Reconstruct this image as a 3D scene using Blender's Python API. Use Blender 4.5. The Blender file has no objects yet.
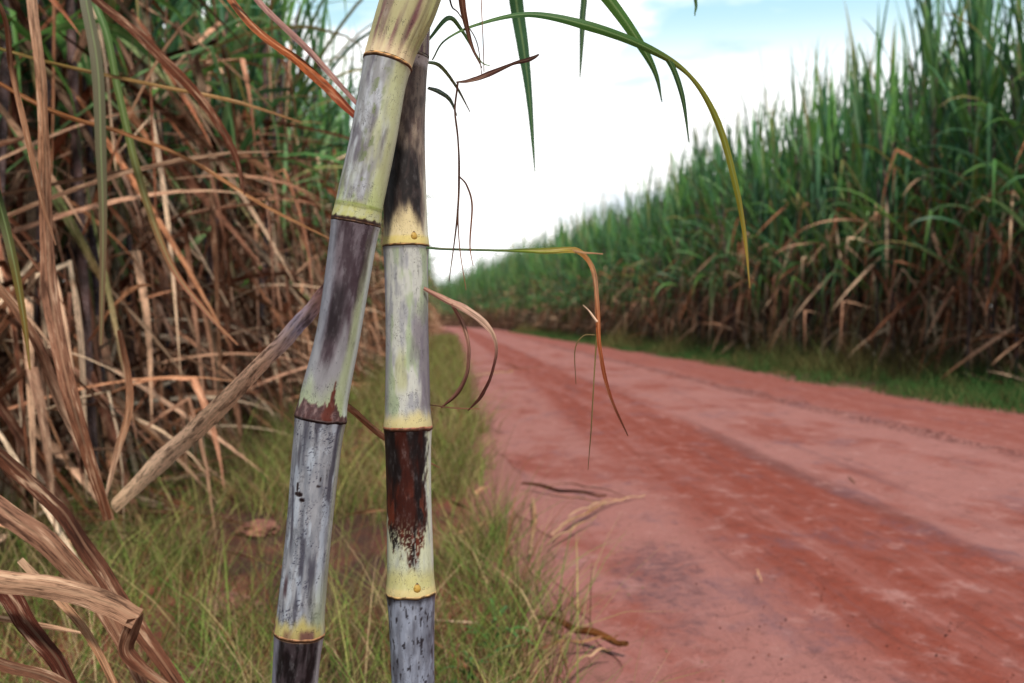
import bpy, math, random
import numpy as np
from mathutils import Vector, Matrix, noise

SC = bpy.context.scene
COL = SC.collection
R = math.radians
F = 995.0                     # focal length in pixels of a 1024 px wide frame
CAM_H = 0.75

# ------------------------------------------------------------------ camera
cam = bpy.data.cameras.new('camera')
cam.sensor_width = 36.0
cam.lens = F / 1024 * 36
cam.clip_start = 0.02
cam.clip_end = 3000
cam.dof.use_dof = True
cam.dof.focus_distance = 0.78
cam.dof.aperture_fstop = 9.0
camo = bpy.data.objects.new('camera', cam)
COL.objects.link(camo)
camo.location = (0, 0, CAM_H)
camo.rotation_euler = (R(90 - 1.12), 0, R(-3.45))
SC.camera = camo
CM = Matrix.Translation(camo.location) @ camo.rotation_euler.to_matrix().to_4x4()


def at(px, py, d):
    return CM @ Vector(((px - 512) / F * d, -(py - 341.5) / F * d, -d))


def on_ground(px, py, z=0.012):
    o = CM.translation
    v = at(px, py, 1.0) - o
    t = (z - o.z) / v.z
    return o + v * t


# ------------------------------------------------------------------ helpers
def tag(o, label=None, cat=None, group=None, kind=None):
    if label: o['label'] = label
    if cat: o['category'] = cat
    if group: o['group'] = group
    if kind: o['kind'] = kind
    return o


def empty(name, loc=(0, 0, 0), rz=0.0):
    o = bpy.data.objects.new(name, None)
    o.empty_display_size = 0.1
    o.location = loc
    o.rotation_euler = (0, 0, rz)
    COL.objects.link(o)
    return o


def quad_mesh(name, V, Q, UV=None, C=None, smooth=True):
    V = np.asarray(V, dtype=np.float32)
    Q = np.asarray(Q, dtype=np.int32)
    me = bpy.data.meshes.new(name)
    n, m = len(V), len(Q)
    me.vertices.add(n)
    me.vertices.foreach_set('co', V.ravel())
    me.loops.add(m * 4)
    me.loops.foreach_set('vertex_index', Q.ravel())
    me.polygons.add(m)
    me.polygons.foreach_set('loop_start', np.arange(m, dtype=np.int32) * 4)
    if smooth:
        me.polygons.foreach_set('use_smooth', np.ones(m, dtype=bool))
    if UV is not None:
        l = me.uv_layers.new(name='UVMap')
        l.data.foreach_set('uv', np.asarray(UV, dtype=np.float32)[Q.ravel()].ravel())
    if C is not None:
        C = np.asarray(C, dtype=np.float32)
        a = me.color_attributes.new('col', 'FLOAT_COLOR', 'POINT')
        a.data.foreach_set('color', np.hstack([C[:, :3], np.ones((n, 1), np.float32)]).ravel())
    me.update(calc_edges=True)
    me.validate()
    return me


class QB:
    """collects quads with uv and colour"""
    def __init__(s): s.V, s.Q, s.U, s.C, s.n = [], [], [], [], 0

    def grid(s, P, U, C, closed=False):
        # P: rows x cols x 3
        r, c = P.shape[:2]
        idx = np.arange(r * c).reshape(r, c) + s.n
        if closed:
            idx2 = np.roll(idx, -1, axis=1)
            q = np.stack([idx[:-1], idx2[:-1], idx2[1:], idx[1:]], -1).reshape(-1, 4)
        else:
            q = np.stack([idx[:-1, :-1], idx[:-1, 1:], idx[1:, 1:], idx[1:, :-1]], -1).reshape(-1, 4)
        s.V.append(P.reshape(-1, 3)); s.U.append(U.reshape(-1, 2)); s.C.append(C.reshape(-1, 3)); s.Q.append(q)
        s.n += r * c

    def arrays(s):
        return (np.concatenate(s.V), np.concatenate(s.Q), np.concatenate(s.U), np.concatenate(s.C))

    def mesh(s, name, mat):
        me = quad_mesh(name, *s.arrays())
        me.materials.append(mat)
        return me

    def build(s, name, mat, parent=None):
        o = bpy.data.objects.new(name, s.mesh(name, mat))
        COL.objects.link(o)
        if parent: o.parent = parent
        return o


def lerp(a, b, t): return a + (b - a) * t


# ------------------------------------------------------------------ materials
def new_mat(name):
    m = bpy.data.materials.new(name)
    m.use_nodes = True
    nt = m.node_tree
    for n in list(nt.nodes): nt.nodes.remove(n)
    return m, nt, nt.nodes, nt.links


def N(nt, kind, **kw):
    n = nt.nodes.new(kind)
    for k, v in kw.items():
        if k in n.inputs: n.inputs[k].default_value = v
        else: setattr(n, k, v)
    return n


def mixc(nt, a, b, fac, blend='MIX'):
    n = nt.nodes.new('ShaderNodeMix')
    n.data_type = 'RGBA'; n.blend_type = blend
    for sock, v in ((n.inputs[6], a), (n.inputs[7], b), (n.inputs[0], fac)):
        if hasattr(v, 'is_linked') or hasattr(v, 'links'): nt.links.new(v, sock)
        elif isinstance(v, (int, float)): sock.default_value = v
        else: sock.default_value = (*v, 1)
    return n.outputs[2]


def mathn(nt, op, a, b=0.0, clamp=False):
    n = nt.nodes.new('ShaderNodeMath'); n.operation = op; n.use_clamp = clamp
    for i, v in enumerate((a, b)):
        if hasattr(v, 'links'): nt.links.new(v, n.inputs[i])
        else: n.inputs[i].default_value = v
    return n.outputs[0]


def maprange(nt, v, a, b, c=0.0, d=1.0):
    n = nt.nodes.new('ShaderNodeMapRange'); n.interpolation_type = 'SMOOTHSTEP'
    nt.links.new(v, n.inputs[0])
    for i, x in enumerate((a, b, c, d)): n.inputs[i + 1].default_value = x
    return n.outputs[0]


def punch(nt, c, g, k):
    n = nt.nodes.new('ShaderNodeGamma'); nt.links.new(c, n.inputs[0]); n.inputs[1].default_value = g
    v = nt.nodes.new('ShaderNodeVectorMath'); v.operation = 'SCALE'
    nt.links.new(n.outputs[0], v.inputs[0]); v.inputs['Scale'].default_value = k
    return v.outputs[0]


def noise_tex(nt, vec, scale, detail=3.0, rough=0.6):
    n = N(nt, 'ShaderNodeTexNoise', Scale=scale, Detail=detail, Roughness=rough)
    nt.links.new(vec, n.inputs['Vector'])
    return n.outputs[0]


def mapping(nt, vec, sc=(1, 1, 1), loc=(0, 0, 0)):
    n = nt.nodes.new('ShaderNodeMapping')
    n.inputs['Scale'].default_value = sc; n.inputs['Location'].default_value = loc
    nt.links.new(vec, n.inputs[0])
    return n.outputs[0]


def leaf_material(name, fibre, rough, trans, spots=0.0, spec=0.4):
    m, nt, ns, ln = new_mat(name)
    col = N(nt, 'ShaderNodeAttribute', attribute_name='col').outputs['Color']
    uv = N(nt, 'ShaderNodeUVMap').outputs[0]
    f1 = noise_tex(nt, mapping(nt, uv, (34, 0.45, 1)), 1.0, 5, 0.75)      # fibres run down the blade
    fr = maprange(nt, f1, 0.30, 0.70, 1.0 - fibre, 1.0 + fibre * 0.7)
    n = nt.nodes.new('ShaderNodeVectorMath'); n.operation = 'SCALE'
    ln.new(col, n.inputs[0]); ln.new(fr, n.inputs['Scale'])
    c = n.outputs[0]
    f2 = noise_tex(nt, mapping(nt, uv, (2.0, 3.5, 1)), 1.6, 4, 0.65)     # blotches
    if spots:
        c = mixc(nt, c, (0.035, 0.018, 0.013), mathn(nt, 'MULTIPLY', maprange(nt, f2, 0.49, 0.66), spots * .75))
        f3 = noise_tex(nt, mapping(nt, uv, (22, 14, 1), (3, 7, 0)), 1.0, 3, 0.6)
        c = mixc(nt, c, (0.03, 0.017, 0.013), mathn(nt, 'MULTIPLY', maprange(nt, f3, 0.55, 0.66), spots * 0.75))
        c = mixc(nt, c, (0.62, 0.48, 0.36), mathn(nt, 'MULTIPLY', maprange(nt, f2, 0.47, 0.30), 0.40))
    else:
        c = mixc(nt, c, (0.30, 0.27, 0.10), mathn(nt, 'MULTIPLY', maprange(nt, f2, 0.60, 0.78), 0.22))
    # pale midrib
    sp = nt.nodes.new('ShaderNodeSeparateXYZ'); ln.new(uv, sp.inputs[0])
    mid = maprange(nt, mathn(nt, 'ABSOLUTE', mathn(nt, 'SUBTRACT', sp.outputs[0], 0.5)), 0.05, 0.10, 1, 0)
    c = mixc(nt, c, (0.28, 0.36, 0.17) if not spots else (0.42, 0.31, 0.22), mathn(nt, 'MULTIPLY', mid, 0.18 if spots else 0.42))
    c = punch(nt, c, 1.35 if spots else 1.2, 1.62 if spots else 1.25)
    p = N(nt, 'ShaderNodeBsdfPrincipled', Roughness=rough)
    p.inputs['Specular IOR Level'].default_value = spec
    ln.new(c, p.inputs['Base Color'])
    b = N(nt, 'ShaderNodeBump', Strength=0.3, Distance=0.0012)
    ln.new(f1, b.inputs['Height']); ln.new(b.outputs[0], p.inputs['Normal'])
    t = nt.nodes.new('ShaderNodeBsdfTranslucent'); ln.new(c, t.inputs[0])
    mx = nt.nodes.new('ShaderNodeMixShader'); mx.inputs[0].default_value = trans
    ln.new(p.outputs[0], mx.inputs[1]); ln.new(t.outputs[0], mx.inputs[2])
    o = nt.nodes.new('ShaderNodeOutputMaterial'); ln.new(mx.outputs[0], o.inputs[0])
    return m


M_GREEN = leaf_material('green_blade', 0.22, 0.45, 0.34, spec=0.3)
M_DRY = leaf_material('dry_blade', 0.45, 0.75, 0.08, spots=0.9, spec=0.05)
M_GRASS = leaf_material('grass_blade', 0.1, 0.7, 0.22, spec=0.05)


def stalk_material(name, close):
    m, nt, ns, ln = new_mat(name)
    col = N(nt, 'ShaderNodeAttribute', attribute_name='col').outputs['Color']
    uv = N(nt, 'ShaderNodeUVMap').outputs[0]          # metres around, metres along
    f1 = noise_tex(nt, mapping(nt, uv, (1400, 90, 1)), 1.0, 4, 0.65)
    f2 = noise_tex(nt, mapping(nt, uv, (160, 60, 1)), 1.0, 5, 0.7)
    c = mixc(nt, col, (0.015, 0.012, 0.012), mathn(nt, 'MULTIPLY', maprange(nt, f1, 0.62, 0.72), 0.35))
    c = mixc(nt, c, (0.72, 0.72, 0.74), mathn(nt, 'MULTIPLY', maprange(nt, f2, 0.50, 0.70), 0.09 if close else 0.3))
    c = mixc(nt, c, (0.02, 0.018, 0.02), mathn(nt, 'MULTIPLY', maprange(nt, f2, 0.42, 0.30), 0.35))
    q = N(nt, 'ShaderNodeTexNoise', Scale=1.0, Detail=2.0, Roughness=0.5, Distortion=2.5)   # fine dark scratches
    ln.new(mapping(nt, uv, (150, 95, 1), (5, 3, 0)), q.inputs['Vector'])
    line = maprange(nt, mathn(nt, 'ABSOLUTE', mathn(nt, 'SUBTRACT', q.outputs[0], 0.52)), 0.004, 0.014, 1, 0)
    patch = maprange(nt, noise_tex(nt, mapping(nt, uv, (45, 30, 1), (9, 1, 0)), 1.0, 3, .6), 0.50, 0.60)
    c = mixc(nt, c, (0.03, 0.025, 0.03), mathn(nt, 'MULTIPLY', mathn(nt, 'MULTIPLY', line, patch), 0.6))
    v = N(nt, 'ShaderNodeTexVoronoi', Scale=1.0)      # small dark flecks
    ln.new(mapping(nt, uv, (420, 210, 1)), v.inputs['Vector'])
    c = mixc(nt, c, (0.02, 0.015, 0.015), mathn(nt, 'MULTIPLY', maprange(nt, v.outputs[0], 0.13, 0.07), 0.55))
    c = punch(nt, c, 1.45, 1.32)
    p = N(nt, 'ShaderNodeBsdfPrincipled', Roughness=0.5)
    p.inputs['Specular IOR Level'].default_value = 0.2
    ln.new(maprange(nt, f2, 0.3, 0.7, 0.34, 0.6), p.inputs['Roughness'])
    ln.new(c, p.inputs['Base Color'])
    b = N(nt, 'ShaderNodeBump', Strength=0.35, Distance=0.0006)
    ln.new(f1, b.inputs['Height']); ln.new(b.outputs[0], p.inputs['Normal'])
    o = nt.nodes.new('ShaderNodeOutputMaterial'); ln.new(p.outputs[0], o.inputs[0])
    return m


M_CANE = stalk_material('waxy_cane_rind', True)
M_CANE_FAR = stalk_material('field_cane_rind', False)


def soil_material(name, road):
    m, nt, ns, ln = new_mat(name)
    g = N(nt, 'ShaderNodeNewGeometry').outputs['Position']
    sp = nt.nodes.new('ShaderNodeSeparateXYZ'); ln.new(g, sp.inputs[0])
    X = sp.outputs[0]
    warp = noise_tex(nt, mapping(nt, g, (0.6, 0.16, 1)), 1.0, 3, 0.5)
    Xw = mathn(nt, 'ADD', X, mathn(nt, 'MULTIPLY', mathn(nt, 'SUBTRACT', warp, 0.5), 0.5))
    streak = noise_tex(nt, mapping(nt, g, (6.5, 0.30, 1)), 1.0, 7, 0.66)
    streak2 = noise_tex(nt, mapping(nt, g, (30, 1.6, 1)), 1.0, 5, 0.65)
    mid = noise_tex(nt, mapping(nt, g, (9, 6, 1), (2, 8, 0)), 1.0, 7, 0.72)
    blot = noise_tex(nt, mapping(nt, g, (1.5, 0.7, 1), (4, 2, 0)), 1.0, 6, 0.68)
    fine = noise_tex(nt, mapping(nt, g, (34, 26, 1)), 1.0, 6, 0.72)
    grit = noise_tex(nt, mapping(nt, g, (150, 150, 60)), 1.0, 3, 0.7)
    pale, red, dark = (0.285, 0.120, 0.105), (0.200, 0.044, 0.027), (0.060, 0.024, 0.022)
    if road:
        def band(a0, a1, b0, b1):
            return mathn(nt, 'MULTIPLY', maprange(nt, Xw, a0, a1), maprange(nt, Xw, b0, b1, 1, 0))
        redm = band(0.72, 1.0, 1.58, 1.72)
        red2 = mathn(nt, 'MULTIPLY', maprange(nt, Xw, 2.9, 3.3), 0.75)
        tot = mathn(nt, 'MAXIMUM', redm, red2)
        tot = mathn(nt, 'MULTIPLY', tot, maprange(nt, streak, 0.30, 0.58, 0.45, 1.0))
        tot = mathn(nt, 'MAXIMUM', tot, mathn(nt, 'MULTIPLY', maprange(nt, blot, 0.46, 0.64), 0.75))
        tot = mathn(nt, 'MULTIPLY', tot, maprange(nt, mid, 0.30, 0.56, 0.55, 1.0))
        c = mixc(nt, pale, red, tot)
        c = mixc(nt, c, (0.14, 0.060, 0.060), mathn(nt, 'MULTIPLY', maprange(nt, streak, 0.54, 0.72), 0.5))
        c = mixc(nt, c, dark, mathn(nt, 'MULTIPLY', maprange(nt, streak2, 0.56, 0.74), mathn(nt, 'ADD', mathn(nt, 'MULTIPLY', redm, 0.4), 0.16)))
        # thin dark crumbly line left by the grader
        crumb = mathn(nt, 'MULTIPLY', band(2.84, 2.92, 3.0, 3.12), maprange(nt, fine, 0.42, 0.60))
        c = mixc(nt, c, (0.08, 0.022, 0.018), mathn(nt, 'MULTIPLY', crumb, 0.85))
        edge = mathn(nt, 'MULTIPLY', band(1.56, 1.66, 1.68, 1.76), maprange(nt, streak, 0.40, 0.60))
        c = mixc(nt, c, (0.13, 0.045, 0.04), mathn(nt, 'MULTIPLY', edge, 0.6))
        # grey damp stains on the pale shoulder
        st = noise_tex(nt, mapping(nt, g, (2.6, 1.6, 1), (1.3, 0.4, 0)), 1.0, 6, 0.7)
        stm = mathn(nt, 'MULTIPLY', maprange(nt, st, 0.54, 0.66), maprange(nt, fine, 0.35, 0.60, 0.3, 1))
        c = mixc(nt, c, (0.13, 0.070, 0.085), mathn(nt, 'MULTIPLY', stm, 0.55))
        c = mixc(nt, c, (0.38, 0.20, 0.18), mathn(nt, 'MULTIPLY', maprange(nt, mid, 0.46, 0.30), 0.5))
        # one dark damp stain with a ragged outline on the near shoulder
        def sq(v, k0, k1): return mathn(nt, 'POWER', mathn(nt, 'MULTIPLY', mathn(nt, 'SUBTRACT', v, k0), k1), 2.0)
        rr = mathn(nt, 'ADD', sq(X, 0.60, 1 / 0.16), sq(sp.outputs[1], 2.75, 1 / 0.42))
        rr = mathn(nt, 'ADD', rr, mathn(nt, 'MULTIPLY', mathn(nt, 'SUBTRACT', st, 0.5), 7.0))
        c = mixc(nt, c, (0.105, 0.055, 0.062), mathn(nt, 'MULTIPLY', maprange(nt, rr, 1.3, 0.2), maprange(nt, fine, 0.36, 0.62, 0.15, 0.75)))
    else:
        c = mixc(nt, (0.19, 0.058, 0.038), (0.055, 0.027, 0.020), maprange(nt, blot, 0.40, 0.62))
        brink = mathn(nt, 'ADD', Xw, mathn(nt, 'MULTIPLY', mathn(nt, 'SUBTRACT', fine, 0.5), 0.5))
        c = mixc(nt, c, (0.25, 0.105, 0.090), mathn(nt, 'MULTIPLY', maprange(nt, brink, -0.02, 0.24), maprange(nt, Xw, 4.3, 4.9, 1, 0)))
        c = mixc(nt, c, (0.27, 0.16, 0.10), mathn(nt, 'MULTIPLY', maprange(nt, fine, 0.58, 0.70), 0.5))
    c = mixc(nt, c, (0.06, 0.025, 0.022), mathn(nt, 'MULTIPLY', maprange(nt, mid, 0.54, 0.72), 0.40))
    c = mixc(nt, c, (0.05, 0.020, 0.018), mathn(nt, 'MULTIPLY', maprange(nt, fine, 0.55, 0.70), 0.55))
    c = mixc(nt, c, (0.03, 0.016, 0.015), mathn(nt, 'MULTIPLY', maprange(nt, grit, 0.66, 0.74), 0.6))
    c = punch(nt, c, 1.06, 1.18)
    p = N(nt, 'ShaderNodeBsdfPrincipled', Roughness=0.9)
    p.inputs['Specular IOR Level'].default_value = 0.15
    ln.new(c, p.inputs['Base Color'])
    h = mathn(nt, 'ADD', mathn(nt, 'MULTIPLY', fine, 0.6), mathn(nt, 'ADD', mathn(nt, 'MULTIPLY', mid, 1.4), mathn(nt, 'MULTIPLY', grit, 0.25)))
    b = N(nt, 'ShaderNodeBump', Strength=0.8, Distance=0.018)
    ln.new(h, b.inputs['Height']); ln.new(b.outputs[0], p.inputs['Normal'])
    o = nt.nodes.new('ShaderNodeOutputMaterial'); ln.new(p.outputs[0], o.inputs[0])
    return m


M_ROAD = soil_material('packed_red_laterite', True)
M_SOIL = soil_material('red_soil', False)

# ------------------------------------------------------------------ sky and sun
SUN_EL, SUN_AZ = 50.0, 176.0       # azimuth measured clockwise from +Y
w = bpy.data.worlds.new('World'); SC.world = w; w.use_nodes = True
nt = w.node_tree
for n in list(nt.nodes): nt.nodes.remove(n)
sky = nt.nodes.new('ShaderNodeTexSky'); sky.sky_type = 'NISHITA'; sky.sun_disc = False
sky.sun_elevation = R(SUN_EL); sky.sun_rotation = R(SUN_AZ)
sky.air_density = 1.2; sky.dust_density = 1.5
tc = nt.nodes.new('ShaderNodeTexCoord').outputs['Generated']
cn = noise_tex(nt, mapping(nt, tc, (1.5, 1.5, 4.2), (0.35, 0.2, 0.32)), 1.35, 7, 0.56)
cover = maprange(nt, cn, 0.47, 0.58)
sp = nt.nodes.new('ShaderNodeSeparateXYZ'); nt.links.new(tc, sp.inputs[0])
low = maprange(nt, sp.outputs[2], 0.20, 0.30, 1.0, 0.0)
cover = mathn(nt, 'MAXIMUM', cover, low)
shade = noise_tex(nt, mapping(nt, tc, (1, 1, 5), (2, 1, 3)), 2.6, 6, 0.6)
B = 0.12
ccol = mixc(nt, (0.72 / B, 0.80 / B, 0.87 / B), (1.30 / B, 1.30 / B, 1.29 / B), maprange(nt, shade, 0.36, 0.47))
# the cloud deck is brightest low in front and greyer overhead and behind
dim = mathn(nt, 'MULTIPLY', maprange(nt, sp.outputs[2], 0.32, 0.70, 1.0, 0.22), maprange(nt, sp.outputs[1], -0.5, 0.35, 0.5, 1.0))
vm = nt.nodes.new('ShaderNodeVectorMath'); vm.operation = 'SCALE'
nt.links.new(ccol, vm.inputs[0]); nt.links.new(dim, vm.inputs['Scale']); ccol = vm.outputs[0]
hz = mixc(nt, sky.outputs[0], (0.62 / B, 0.98 / B, 1.08 / B), 0.62)      # thin bright veil over the blue
mixo = mixc(nt, hz, ccol, cover)
bg = nt.nodes.new('ShaderNodeBackground'); bg.inputs[1].default_value = B
nt.links.new(mixo, bg.inputs[0])
wo = nt.nodes.new('ShaderNodeOutputWorld'); nt.links.new(bg.outputs[0], wo.inputs[0])

sl = bpy.data.lights.new('sun', 'SUN'); sl.energy = 4.4; sl.angle = R(5); sl.color = (1.0, 0.95, 0.87)
so = bpy.data.objects.new('sun', sl); COL.objects.link(so)
d = Vector((math.sin(R(SUN_AZ)) * math.cos(R(SUN_EL)), math.cos(R(SUN_AZ)) * math.cos(R(SUN_EL)), math.sin(R(SUN_EL))))
so.rotation_euler = d.to_track_quat('Z', 'Y').to_euler()
so.location = (0, 0, 12)

# ------------------------------------------------------------------ ground and road
RL, RR = 0.30, 4.42


def fbm(x, y, s, z=0.0, o=4):
    return noise.fractal(Vector((x * s, y * s, z)), 1.0, 2.0, o)


def bend(y):
    return -9.0 * (max(0.0, y - 55.0) / 140.0) ** 2


def edge_l(y): return bend(y) + RL + 0.10 * noise.noise(Vector((3.1, y * 1.1, 0))) + 0.05 * noise.noise(Vector((7.1, y * 4, 0)))
def edge_r(y): return bend(y) + 0.10 * noise.noise(Vector((2.1, y * 1.9, 5))) + RR + 0.30 * noise.noise(Vector((5.1, y * 0.45, 2)))


qb = QB()
g = [-900, -300, -100, -40, -20, -10, -6, -4, -2, 0, 2, 4, 6, 10, 20, 40, 100, 300, 900]
P = np.array([[(x, y, 0.0) for x in g] for y in g], float)
qb.grid(P, P[..., :2], np.zeros_like(P))
tag(qb.build('ground', M_SOIL), kind='structure')

ys = np.concatenate([np.arange(-3, 1, 0.25), np.arange(1, 9, 0.04), np.arange(9, 30, 0.25), np.arange(30, 120, 3), np.arange(120, 300, 6)])
NX = 120
P = np.zeros((len(ys), NX, 3))
for i, y in enumerate(ys):
    a, b = edge_l(y), edge_r(y)
    for j in range(NX):
        t = j / (NX - 1)
        x = a + (b - a) * t
        ed = min(1.0, min(x - a, b - x) / 0.5)
        z = 0.012 + 0.012 * fbm(x * 4.5, y * 0.7, 1.0) * 0.7 + 0.006 * fbm(x, y, 7.0, 2.0)
        z += 0.014 * math.exp(-((x - 1.66) / 0.05) ** 2) * (0.6 + noise.noise(Vector((x * 3, y * 2, 4))))
        z += 0.045 * math.exp(-((x - 2.98 - 0.05 * noise.noise(Vector((0, y * .7, 9)))) / 0.07) ** 2) * (0.7 + 0.8 * noise.noise(Vector((x * 9, y * 6, 1))))
        z += 0.02 * math.sin(t * math.pi)
        P[i, j] = (x, y, 0.004 + max(0.0, z) * ed)
qb = QB(); qb.grid(P, P[..., :2], np.zeros_like(P))
tag(qb.build('road', M_ROAD), kind='structure')

# ------------------------------------------------------------------ ribbons and tubes
def ribbon(qb, pts, widths, side, col, fold=0.25, across=2, u0=0.0, ripple=0.0, seed=0):
    """pts n x 3, widths n, side n x 3 unit vectors; col n x 3"""
    n = len(pts)
    T = np.gradient(pts, axis=0); T /= np.linalg.norm(T, axis=1, keepdims=True) + 1e-9
    S = side - (side * T).sum(1, keepdims=True) * T
    S /= np.linalg.norm(S, axis=1, keepdims=True) + 1e-9
    Nn = np.cross(S, T)
    k = across + 1
    s = np.linspace(-1, 1, k)
    w = widths[:, None]
    P = pts[:, None, :] + S[:, None, :] * (w * s[None, :] * 0.5)[..., None] + Nn[:, None, :] * (np.abs(s)[None, :] * w * fold)[..., None]
    if ripple:
        rs = np.random.RandomState(seed)
        P += Nn[:, None, :] * (rs.randn(n, k) * w * ripple)[..., None]
    L = np.concatenate([[0], np.cumsum(np.linalg.norm(np.diff(pts, axis=0), axis=1))])
    U = np.zeros((n, k, 2)); U[..., 0] = (s * 0.5 + 0.5)[None, :]; U[..., 1] = u0 + L[:, None] * 3
    # push the fibre texture to another place for each leaf
    C = np.repeat(col[:, None, :], k, axis=1)
    qb.grid(P, U, C)


def tube(qb, pts, rad, col, sides=8):
    n = len(pts)
    T = np.gradient(pts, axis=0); T /= np.linalg.norm(T, axis=1, keepdims=True) + 1e-9
    ref = np.array([0.0, -1.0, 0.02])
    A = np.cross(np.tile(ref, (n, 1)), T); A /= np.linalg.norm(A, axis=1, keepdims=True)
    B_ = np.cross(T, A)
    th = np.linspace(0, 2 * math.pi, sides, endpoint=False)
    P = pts[:, None, :] + (A[:, None, :] * np.cos(th)[None, :, None] + B_[:, None, :] * np.sin(th)[None, :, None]) * rad[:, None, None]
    L = np.concatenate([[0], np.cumsum(np.linalg.norm(np.diff(pts, axis=0), axis=1))])
    U = np.zeros((n, sides, 2)); U[..., 0] = th[None] * 0.017; U[..., 1] = L[:, None]
    C = np.repeat(col[:, None, :], sides, axis=1)
    qb.grid(P, U, C, closed=True)


GREENS = [(0.070, 0.175, 0.068), (0.105, 0.245, 0.070), (0.036, 0.115, 0.060), (0.15, 0.300, 0.080), (0.080, 0.195, 0.100), (0.20, 0.33, 0.15)]
DRYS = [(0.44, 0.265, 0.165), (0.29, 0.140, 0.085), (0.58, 0.42, 0.32), (0.15, 0.078, 0.058), (0.33, 0.17, 0.10), (0.24, 0.13, 0.095), (0.52, 0.39, 0.29), (0.36, 0.22, 0.16)]


def grow(qb, rnd, base, az, el, length, width, stiff, segs, c0, c1, kink=None, roll=0.3, curlmax=0.0):
    """a blade: starts at base along (az, el), bends down under its weight"""
    pts = [np.array(base, float)]
    el_ = el; azz = az; st = length / segs
    curl = rnd.uniform(-curlmax, curlmax)
    for i in range(segs):
        d = np.array([math.cos(azz) * math.cos(el_), math.sin(azz) * math.cos(el_), math.sin(el_)])
        pts.append(pts[-1] + d * st)
        t = (i + 1) / segs
        el_ -= (t ** 1.3) * stiff * (0.25 + 0.75 * abs(math.cos(el_))) * (10.0 / segs)
        el_ = max(el_, -1.5)
        azz += curl / segs
        if kink is not None and i == kink: el_ = rnd.uniform(-1.5, -1.1); azz += rnd.uniform(-0.6, 0.6)
    pts = np.array(pts)
    t = np.linspace(0, 1, segs + 1)
    w = width * np.minimum(1, 0.45 + 2.2 * t) * (1 - t ** 2.4) + 0.0015
    tw = rnd.uniform(-roll, roll) + np.cumsum(np.full(segs + 1, rnd.uniform(-roll, roll) * 2.2 / segs))
    side0 = np.array([-math.sin(az), math.cos(az), 0.0])
    up = np.array([0, 0, 1.0])
    side = side0[None] * np.cos(tw)[:, None] + up[None] * np.sin(tw)[:, None] + np.array([math.cos(az), math.sin(az), 0])[None] * (0.6 * np.sin(tw * 1.3))[:, None]
    c = np.array(c0)[None] * (1 - t)[:, None] + np.array(c1)[None] * t[:, None]
    ribbon(qb, pts, w, side, c, fold=rnd.uniform(0.05, 0.3), u0=rnd.uniform(0, 400))


def cane_points(rnd, H, lean, x0, y0, rings):
    az = rnd.uniform(0, 6.28); L = rnd.uniform(0, lean)
    z = np.linspace(0, H, rings)
    b = (z / H) ** 1.6 * L
    w1 = 0.03 * np.sin(z * 1.7 + rnd.uniform(0, 6))
    return np.stack([x0 + b * math.cos(az) + w1, y0 + b * math.sin(az) + w1 * 0.5, z], 1)


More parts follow.
